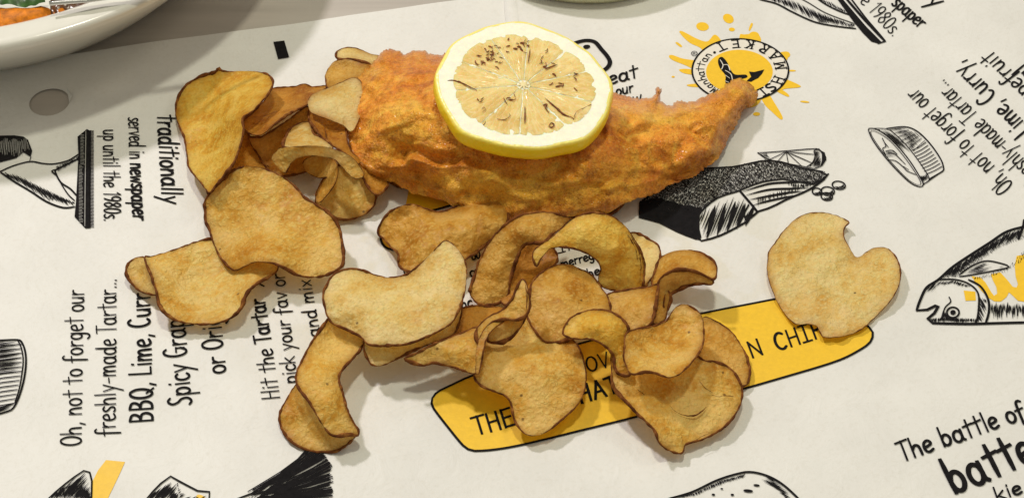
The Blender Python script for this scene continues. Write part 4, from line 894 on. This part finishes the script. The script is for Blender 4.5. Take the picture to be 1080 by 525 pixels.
crisp('isolated round crisp with a bitten notch at the right, over the end of the label', 'pale', [
 ([(810,274,.5),(811,266,.5),(817,257,.5),(827,243,.45),(840,231,.4),(852,225.5,.4),(867,224.5,.4),(882,227.5,.5),(892,232,.6),(896,235,.65),(890.5,240,.5),(889.5,249,.45),(894,258,.35),(899,267,.3),(902,271,.3),(907,271,.3),(913,266.5,.4),(921,262.3,.5),(930,261,.55),(939,264.5,.6),(946,273.5,.6),(950,287.5,.6),(947,302.5,.55),(939,317,.45),(927,330,.35),(918,339,.3),(910,346,.3),(898,352,.3),(883,355.5,.3),(869,355.5,.3),(864.5,349,.3),(861,343.5,.3),(852,341.5,.3),(842,342,.3),(833,337,.3),(824,325,.3),(817,312,.35),(811,295,.4),(809,283,.45)],
  [(860,280,.38),(890,310,.28),(920,295,.4),(845,310,.3)], .022)], wob=.06)

# ------------------------------------------------------------------ battered fish
FO = [(361,127),(367,107),(377,95),(376,84),(387,72),(397,62),(402,56),(411,52),(422,54),(427,58),(433,54),(447,54),(462,59),(472,55),(500,50),(540,52),(590,62),(620,78),(642,92),(647,97),(660,101),(675,104),(690,101.5),(692,92.5),(695.5,92),(698,96),(696.5,105),(705,111),(715,107),(730,107),(745,101),(760,94),(772,85.5),(782,82.5),(792,89),(798.5,97),(797,107),(791,113),(785,115),(777,132),(767,147),(764,157),(757,167),(745,176),(735,184),(720,190),(705,196),(690,205),(670,210),(655,214.5),(645,217),(622,219),(605,222),(585,224),(560,226.5),(540,228),(520,226),(500,221),(480,212),(465,204),(450,196),(440,189),(425,185),(410,182),(397,180),(382,172),(372,160),(367,142)]
fi = [(400,90,2.3),(420,115,3.0),(400,145,2.4),(430,150,2.6),(460,110,3.3),(450,75,2.4),(500,100,3.2),(560,90,3.0),(560,130,3.1),(520,160,2.9),(480,170,2.7),(470,190,2.2),(520,200,2.3),(580,205,2.2),(620,150,3.0),(640,190,2.2),(600,175,2.7),(660,130,2.4),(700,150,2.0),(690,180,1.5),(730,140,1.75),(750,115,1.6),(780,98,1.35),(740,160,1.4),(770,125,1.3),(715,115,1.6),(745,108,1.5),(610,100,2.6),(680,115,2.0)]
loop = resample(catmull(FO, True, 4), 1.6)
P = []
for p in loop:
    P.append((p[0]+1.3*nz(p[0]*.16, p[1]*.16, 40)+(1.7+0.2*(p[0] > 640))*nz(p[0]*.45, p[1]*.45, 41), p[1]+1.2*nz(p[0]*.16, p[1]*.16, 42)+(1.7+0.2*(p[0] > 640))*nz(p[0]*.45, p[1]*.45, 43)))
V2, T, nb = tri2d(P, 1.5); d = dist_poly(V2, P)
tp = TPS([a[:2] for a in fi], [a[2] for a in fi], 1e-3)(V2)
ed = TPS([(361,127),(402,56),(500,50),(640,92),(782,82),(798,100),(757,167),(705,196),(640,217),(540,228),(450,196),(397,180)], [1.5,1.3,1.3,.9,.7,.6,.5,.7,1.2,1.2,1.2,1.4])(V2)
ledge = catmull([(427,170),(432,163),(446,166),(465,172),(490,170),(515,178),(545,185),(580,188),(615,186),(650,190),(680,188),(715,175)], False, 4)
dl = dist_poly(V2, [q[:2] for q in ledge], False); ly = np.interp(V2[:, 0], [q[0] for q in ledge], [q[1] for q in ledge])
below = np.clip((V2[:, 1]-ly)/5, -1, 1)*np.exp(-(dl/16)**2)
ridge = catmull([(660,140),(690,128),(720,118),(760,103)], False, 4); dr = dist_poly(V2, [q[:2] for q in ridge], False)
yu = np.interp(V2[:, 0], [361, 377, 402, 447, 540, 642, 700, 760, 798], [125, 85, 56, 54, 50, 92, 108, 94, 90]); yl_ = np.interp(V2[:, 0], [361, 372, 410, 450, 500, 560, 645, 720, 757, 777, 798], [135, 160, 182, 196, 221, 227, 217, 190, 167, 132, 105])+3
V = []
for i, (x, y) in enumerate(V2):
    tt = min(1, max(0, (y-yu[i])/(yl_[i]-yu[i]))); u = min(1, d[i]/((24+30*tt)*(1-.55*min(1, max(0, (x-620)/90))))); prof = math.sin(u*math.pi/2)*(tt)+(1-tt)*math.sqrt(1-(1-u)**2); q = ed[i]+(tp[i]-ed[i])*prof
    amp = min(1, d[i]/5)
    lf = max(.22, min(1, 1.15-(x-430)/110))*(.75+.9*nz(x*.05, 3, 8)); q += amp*(.42*lf*below[i]-.22*lf*math.exp(-(dl[i]/3.0)**2)+.16*math.exp(-(dr[i]/5)**2))
    wx = x+9*nz(x*.05, y*.06, 21); wy = y+7*nz(x*.05, y*.06, 22); rough = .25+1.5*max(0, nz(x*.025, y*.035, 23)+.12)
    rough *= 1-.65*min(1, max(0, (tt-.5)/.3)); q += amp*(.30*nz(wx*.03, wy*.045, 1)+.15*nz(wx*.06, wy*.08, 2)+rough*(.034*nz(wx*.18, wy*.22, 3)+.04*abs(nz(wx*.35, wy*.42, 4)))+.030*nz(x*.7, y*.8, 5))
    V.append(un(x, y, q))
V = np.array(V); k = len(V); lo = V.copy(); lo[:, 2] = np.minimum(lo[:, 2]-.02, .9+.25*np.exp(-d/4)-np.minimum(d/60, .6))
cnt = {}
for t_ in T:
    for a, b in ((t_[0], t_[1]), (t_[1], t_[2]), (t_[2], t_[0])): cnt[(a, b)] = 1
Fc = list(T)+[(a+k, c+k, b+k) for a, b, c in T]+[(b, a, a+k, b+k) for (a, b) in cnt if (b, a) not in cnt]
rim = np.clip(np.exp(-d/7)+.7*np.exp(-(dl/3.0)**2)*np.clip(1.15-(V2[:, 0]-430)/110, .15, 1), 0, 1)
pale = np.zeros(k)
for (ax_, ay_, rx_, ry_, am) in ((565, 204, 75, 16, 1.0), (490, 196, 36, 15, .8), (650, 195, 30, 10, .4), (450, 130, 45, 30, .35), (425, 150, 30, 18, .4), (700, 122, 55, 12, .45), (640, 175, 50, 12, .3), (780, 95, 18, 10, .6), (395, 80, 15, 12, .4), (400, 165, 22, 10, .4)):
    pale += am*np.exp(-((V2[:, 0]-ax_)/rx_)**2-((V2[:, 1]-ay_)/ry_)**2)
pale = np.clip(np.array([p_*(.55+1.1*(.5+nz(x*.12, y*.15, 31))+.5*nz(x*.4, y*.5, 32)) for p_, (x, y) in zip(pale, V2)]), 0, .85)
fish = mesh('battered_fish', list(V)+list(lo), Fc, M['batter'], attrs={'rim': np.concatenate([rim, rim]), 'pale': np.concatenate([pale, pale])})
tag(fish, 'golden brown crusty battered fish fillet pointing right under the lemon slice', 'fried fish')
recentre(fish, un(560, 170, .1)*S)

# ------------------------------------------------------------------ lemon slice
LC = un(552, 89.5, 4.35); nL = np.array([.085, -.115, 1.0]); nL /= np.linalg.norm(nL)
ax = np.cross([0, 1., 0], nL); ax /= np.linalg.norm(ax); ay = np.cross(nL, ax)
dep = np.dot(LC-CAM, FW); R = 93.0/(F/dep)
def lp(px, py, dz=0):
    dd = ray(px, py); t_ = np.dot(LC-CAM, nL)/np.dot(dd, nL); return CAM+dd*t_+nL*dz
def L3(r, a, h): return LC+ax*r*math.cos(a)+ay*r*math.sin(a)+nL*h
def rad(a): return 1+.024*math.cos(2*a+.6)+.020*math.cos(3*a+1)+.013*math.sin(5*a)+.010*math.sin(8*a+1)+.006*math.sin(13*a)+.012*nz(math.cos(a)*2, math.sin(a)*2, 5)
root = empty('lemon_slice'); tag(root, 'thick seared lemon slice with yellow rind resting on top of the battered fish', 'lemon slice')
prof = [(.945, .0), (.965, -.006), (.982, -.04), (.992, -.12), (.998, -.28), (1.0, -.46), (.985, -.62), (.955, -.74), (.91, -.80), (.4, -.80), (.02, -.80)]
NA = 140; v = []; f = []; rm = []
for i in range(NA):
    a = 2*math.pi*i/NA
    for (q, h) in prof: v.append(L3(R*q*rad(a)+.012*nz(a*7, h*9, 4), a, h*1.0)); rm.append(1 if h > -.02 else (.5 if h > -.1 else 0))
K = len(prof)
for i in range(NA):
    j = (i+1) % NA
    for c in range(K-1): f.append((i*K+c, i*K+c+1, j*K+c+1, j*K+c))
mesh('rind', v, f, M['rind'], root, attrs={'rim': rm})
v = [L3(0, 0, -.03)]; f = []; rs = [.15, .5, .78, .86, .92, .955]
hh = [-.008, -.008, -.008, -.004, .0, -.002]
for i in range(NA):
    a = 2*math.pi*i/NA
    for q, h in zip(rs, hh): v.append(L3(R*q*rad(a), a, h+.012*nz(a*6, q*9, 1)))
K = len(rs)
for i in range(NA):
    j = (i+1) % NA; f.append((0, 1+i*K, 1+j*K))
    for c in range(K-1): f.append((1+i*K+c, 1+i*K+c+1, 1+j*K+c+1, 1+j*K+c))
mesh('pith', v, f, M['pith'], root)
def fr(a): return .792+.018*math.sin(3*a+2)+.02*math.cos(2*a)
cuts = [86, 49, 20, -14, -50, -93, -127, -169, 157, 119]
cuts = sorted([c % 360 for c in cuts]); cc0 = (.03, .02)
segs = []
for n in range(len(cuts)):
    a0 = math.radians(cuts[n]); a1 = math.radians(cuts[(n+1) % len(cuts)]+(360 if n == len(cuts)-1 else 0)); g = .006
    v = []; f = []; pa_ = []; pr_ = []; NR, NT = 16, 18
    for i in range(NR+1):
        for j in range(NT+1):
            u = i/NR; t_ = j/NT; r0 = .075; m_ = (a0+a1)/2; aa = a0+(a1-a0)*t_
            r_ = r0+(fr(aa)-.03*abs(2*t_-1)**4-r0)*u; off = g/max(r_, .06)*.5
            aa = a0+off+(a1-a0-2*off)*t_
            e = min(1, min(u, 1-u)*8, min(t_, 1-t_)*7); hgt = -.006+.016*math.sqrt(max(0, e))+.02*nz(aa*9, r_*12, n)+.018*nz(aa*25*r_, r_*14, 7)
            v.append(L3(R*r_, aa, hgt)); pa_.append(aa+5); pr_.append(r_)
    for i in range(NR):
        for j in range(NT): b = i*(NT+1)+j; f.append((b, b+NT+1, b+NT+2, b+1))
    segs.append(mesh('segment', v, f, M['flesh'], root, attrs={'ang': pa_, 'rad': pr_}))
v = [L3(0, 0, .03)]; f = []
for i in range(24):
    a = 2*math.pi*i/24
    for q, h in ((.03, .035), (.055+.03*math.sin(i*2.1), .012)): v.append(L3(R*q, a, h))
for i in range(24): j = (i+1) % 24; f += [(0, 1+2*i, 1+2*j), (1+2*i, 2+2*i, 2+2*j, 1+2*j)]
mesh('core', v, f, M['membrane'], root)
v = []; f = []
zz1 = lambda P: Z(450, 10, 5, P); zz2 = lambda P: Z(450, 90, 5, P)
marks = [(zz1([(110, 377), (140, 375), (180, 390), (265, 432)]), .035), (zz1([(545, 215), (538, 260), (534, 288)]), .045), (zz1([(625, 320), (660, 305), (690, 295)]), .05), (zz1([(678, 412), (700, 408), (722, 408)]), .04), (zz1([(255, 275), (262, 292), (280, 298)]), .045),
  (zz2([(517, 112), (518, 160), (517, 205)]), .045), (zz2([(622, 70), (650, 95), (690, 130), (722, 158), (760, 172), (775, 180)]), .04), (zz2([(775, 185), (785, 150), (810, 132), (868, 102)]), .035), (zz2([(612, 110), (635, 105), (625, 122), (645, 150)]), .05), (zz2([(370, 182), (410, 186), (440, 165), (435, 155)]), .035), (zz2([(642, 222), (655, 203), (672, 212), (660, 226), (645, 222)]), .03), (zz2([(405, 70), (415, 90), (425, 105)]), .035), (zz2([(265, 75), (275, 85)]), .04), (zz2([(290, 130), (300, 120), (312, 130), (302, 136)]), .025)]
r = random.Random(11)
def scat(P, n, l):
    for _ in range(n):
        x = r.uniform(*P[0]); y = r.uniform(*P[1]); q = [(x, y)]; an = r.uniform(-.9, .6)
        for k_ in range(3): an += r.uniform(-.9, .9); x += l*math.cos(an); y += l*math.sin(an)*.7; q.append((x, y))
        marks.append((zz1(q), r.uniform(.018, .045)))
scat(((310, 360), (195, 250)), 9, 8); scat(((245, 400), (245, 310)), 12, 10); scat(((415, 520), (160, 230)), 9, 8); scat(((590, 660), (220, 320)), 9, 9); scat(((640, 790), (330, 420)), 9, 10); scat(((360, 470), (430, 520)), 4, 9); scat(((230, 300), (480, 620)), 4, 9)
scat(((300, 380), (195, 300)), 12, 6); scat(((420, 560), (160, 200)), 8, 6)
for q, wd in marks:
    Pp = resample(catmull(q, False, 4), 1.2, False) if len(q) > 1 else q
    pts = []
    for p_ in Pp:
        a3 = lp(p_[0], p_[1]); pts.append(a3+nL*(.048 if np.linalg.norm(a3-LC) < R*.74 else .004))
    if len(pts) < 3: continue
    V_, F_ = tube(pts, wd*.72, False, q[0][0]); b = len(v); v += V_; f += [tuple(b+i for i in t_) for t_ in F_]
mesh('char_marks', v, f, M['char'], root)
recentre(root, (LC-nL*.8)*S)

# ------------------------------------------------------------------ white bowl of food, top left
def circle3(P):
    A = np.array([[2*p[0], 2*p[1], 1] for p in P]); b = np.array([p[0]**2+p[1]**2 for p in P]); s_ = np.linalg.lstsq(A, b, rcond=None)[0]
    return s_[0], s_[1], math.sqrt(max(0, s_[2]+s_[0]**2+s_[1]**2))
HB = 4.5
out_ = [un(x, y, HB) for x, y in ((0, 50), (56, 37), (111, 19), (152, 2))]
RB = 13.5     # a bowl about 26 cm across whose near rim passes through these points
BX, BY = -23.4, 19.4
root = empty('white_bowl'); tag(root, 'shallow white porcelain bowl of food at the top left corner', 'bowl')
def lathe(name, prof, cx, cy, m, parent, n=128):
    v = []; f = []; K = len(prof)
    for i in range(n):
        a = 2*math.pi*i/n
        for q, h in prof: v.append((cx+q*math.cos(a), cy+q*math.sin(a), h))
    for i in range(n):
        j = (i+1) % n
        for c in range(K-1): f.append((i*K+c, j*K+c, j*K+c+1, i*K+c+1))
    return mesh(name, v, f, m, parent)
lathe('bowl_body', [(.01, .4), (8.6, .4), (8.9, .12), (9.4, .12), (9.7, .3), (10.5, 1.1), (11.6, 2.2), (12.7, 3.3), (13.25, 3.95), (13.5, 4.3), (13.48, 4.45), (13.3, 4.55), (12.9, 4.56), (12.3, 4.46), (12.0, 4.3), (11.3, 3.7), (10.2, 2.9), (8.5, 2.3), (.01, 2.2)], BX, BY, M['porcelain'], root)
recentre(root, (BX*S, BY*S, .1*S))
def lump(name, c, rx, ry, rz, m, seed, label, cat, amp=.25, n=28, rot=0):
    v = []; f = []
    for i in range(n+1):
        th = math.pi*i/n
        for j in range(2*n):
            ph = math.pi*j/n; d_ = np.array([math.sin(th)*math.cos(ph), math.sin(th)*math.sin(ph), math.cos(th)])
            q = 1+amp*nz(d_[0]*1.6+seed, d_[1]*1.6, d_[2]*1.6)+amp*.5*nz(d_[0]*4+seed, d_[1]*4, d_[2]*4)
            p = d_*q*np.array([rx, ry, rz]); v.append((c[0]+p[0]*math.cos(rot)-p[1]*math.sin(rot), c[1]+p[0]*math.sin(rot)+p[1]*math.cos(rot), c[2]+p[2]))
    for i in range(n):
        for j in range(2*n): a = i*2*n+j; b = i*2*n+(j+1) % (2*n); f.append((a, a+2*n, b+2*n, b))
    o = mesh(name, v, f, m); tag(o, label, cat); recentre(o, (c[0]*S, c[1]*S, (c[2]-rz)*S)); return o
def slab(pts, h, name, m, label, cat, seed):   # a cut piece with a rounded outline
    V2, T, nb = tri2d([tuple(q[:2]) for q in resample(catmull(pts, True, 6), .15)], .2)
    d = dist_poly(V2, V2[:nb]); top = [(x, y, h+.35*math.sqrt(min(1, dd/.35))+.16*nz(x*1.3, y*1.3, seed)+.07*nz(x*4, y*4, seed)) for (x, y), dd in zip(V2, d)]
    k = len(V2); bot = [(x, y, h-.5) for x, y in V2]
    f = list(T)+[(a+k, c+k, b+k) for a, b, c in T]+[(i, i+k, (i+1) % nb+k, (i+1) % nb) for i in range(nb)]
    o = mesh(name, top+bot, f, m); tag(o, label, cat); A = np.mean(V2, axis=0); recentre(o, (A[0]*S, A[1]*S, (h-.5)*S)); return o
q0 = un(20, 12, 2.7)
u2 = lambda x, y: un(x, y, 4.0)[:2]
slab([u2(-40, 12), u2(-5, 6), u2(22, 6), u2(48, 4), u2(54, 11), u2(48, 19), u2(22, 25), u2(0, 31), u2(-25, 36)], 3.75, 'carrot_piece', M['carrot'], 'broad orange carrot piece inside the near edge of the white bowl', 'carrot', 3)
slab([u2(50, 8), u2(64, 4), u2(80, 5), u2(72, 12), u2(56, 16)], 3.7, 'carrot_piece', M['carrot'], 'small orange carrot piece by the fork tip in the white bowl', 'carrot', 8)
slab([u2(56, -10), u2(90, -14), u2(126, -16), u2(112, 0), u2(88, 6), u2(66, 12), u2(54, 14)], 3.85, 'food_shade_slab', M['sauce_shade'], 'dark brown slab of food and painted shadow under the fork in the white bowl', 'food and shade', 12)  # dark slab fills the bowl and stands for the shadow right of the carrot
# dark green leaf: a crinkled sheet
lv = []; lf = []
nx, ny = 40, 16
for i in range(nx+1):
    for j in range(ny+1):
        p = un(-40+90*i/nx, -26+38*j/ny, 3.9); lv.append((p[0], p[1], 4.1+.3*nz(p[0]*1.1, p[1]*1.1, 3)+.18*nz(p[0]*3, p[1]*3, 6)+.35*math.sin(j/ny*3.1)))
for i in range(nx):
    for j in range(ny): a = i*(ny+1)+j; lf.append((a, a+1, a+ny+2, a+ny+1))
o = mesh('salad_leaf', lv, lf, M['leaf']); tag(o, 'crinkled dark green leaf behind the carrot in the white bowl', 'leaf'); recentre(o, (np.mean(np.array(lv), axis=0)*S))
# fork lying across the bowl
a = un(52, 4, 5.0); b = un(122, -1, 4.8); far = b+(b-a)*1.6
fv = []; ff = []
nF = 40
for i in range(nF+1):
    u = i/nF; c = a+(far-a)*u; wd = .10+.10*max(0, 1-abs(u-.22)/.2)+.12*max(0, (u-.4)); th = .07
    dirn = (far-a)/np.linalg.norm(far-a); sd = np.array([-dirn[1], dirn[0], 0])
    for s1, s2 in ((-1, -.3), (-.6, 1), (.6, 1), (1, -.3), (.6, -1), (-.6, -1)): fv.append(c+sd*wd*s1+np.array([0, 0, th*s2+.12*math.sin(u*3)]))
    if i:
        for q in range(6): ff.append(((i-1)*6+q, (i-1)*6+(q+1) % 6, i*6+(q+1) % 6, i*6+q))
ff += [tuple(range(5, -1, -1)), tuple(nF*6+q for q in range(6))]
root = empty('fork'); tag(root, 'shiny steel fork lying over the food in the white bowl', 'fork')
mesh('handle', fv, ff, M['steel'], root)
recentre(root, a*S)

# green bowl at the far edge
gb = empty('green_bowl'); tag(gb, 'pale green bowl whose near side just enters at the top centre', 'bowl')
c = np.array([3.4, 20.1, 0])
lathe('bowl_body', [(.01, .3), (5.0, .3), (5.2, .12), (5.5, .14), (5.65, .4), (5.75, 1.0), (5.8, 1.35), (5.78, 1.5), (5.6, 1.5), (5.5, 1.2), (5.3, .6), (.01, .7)], c[0], c[1], M['greenglaze'], gb)
recentre(gb, (c[0]*S, c[1]*S, 0))
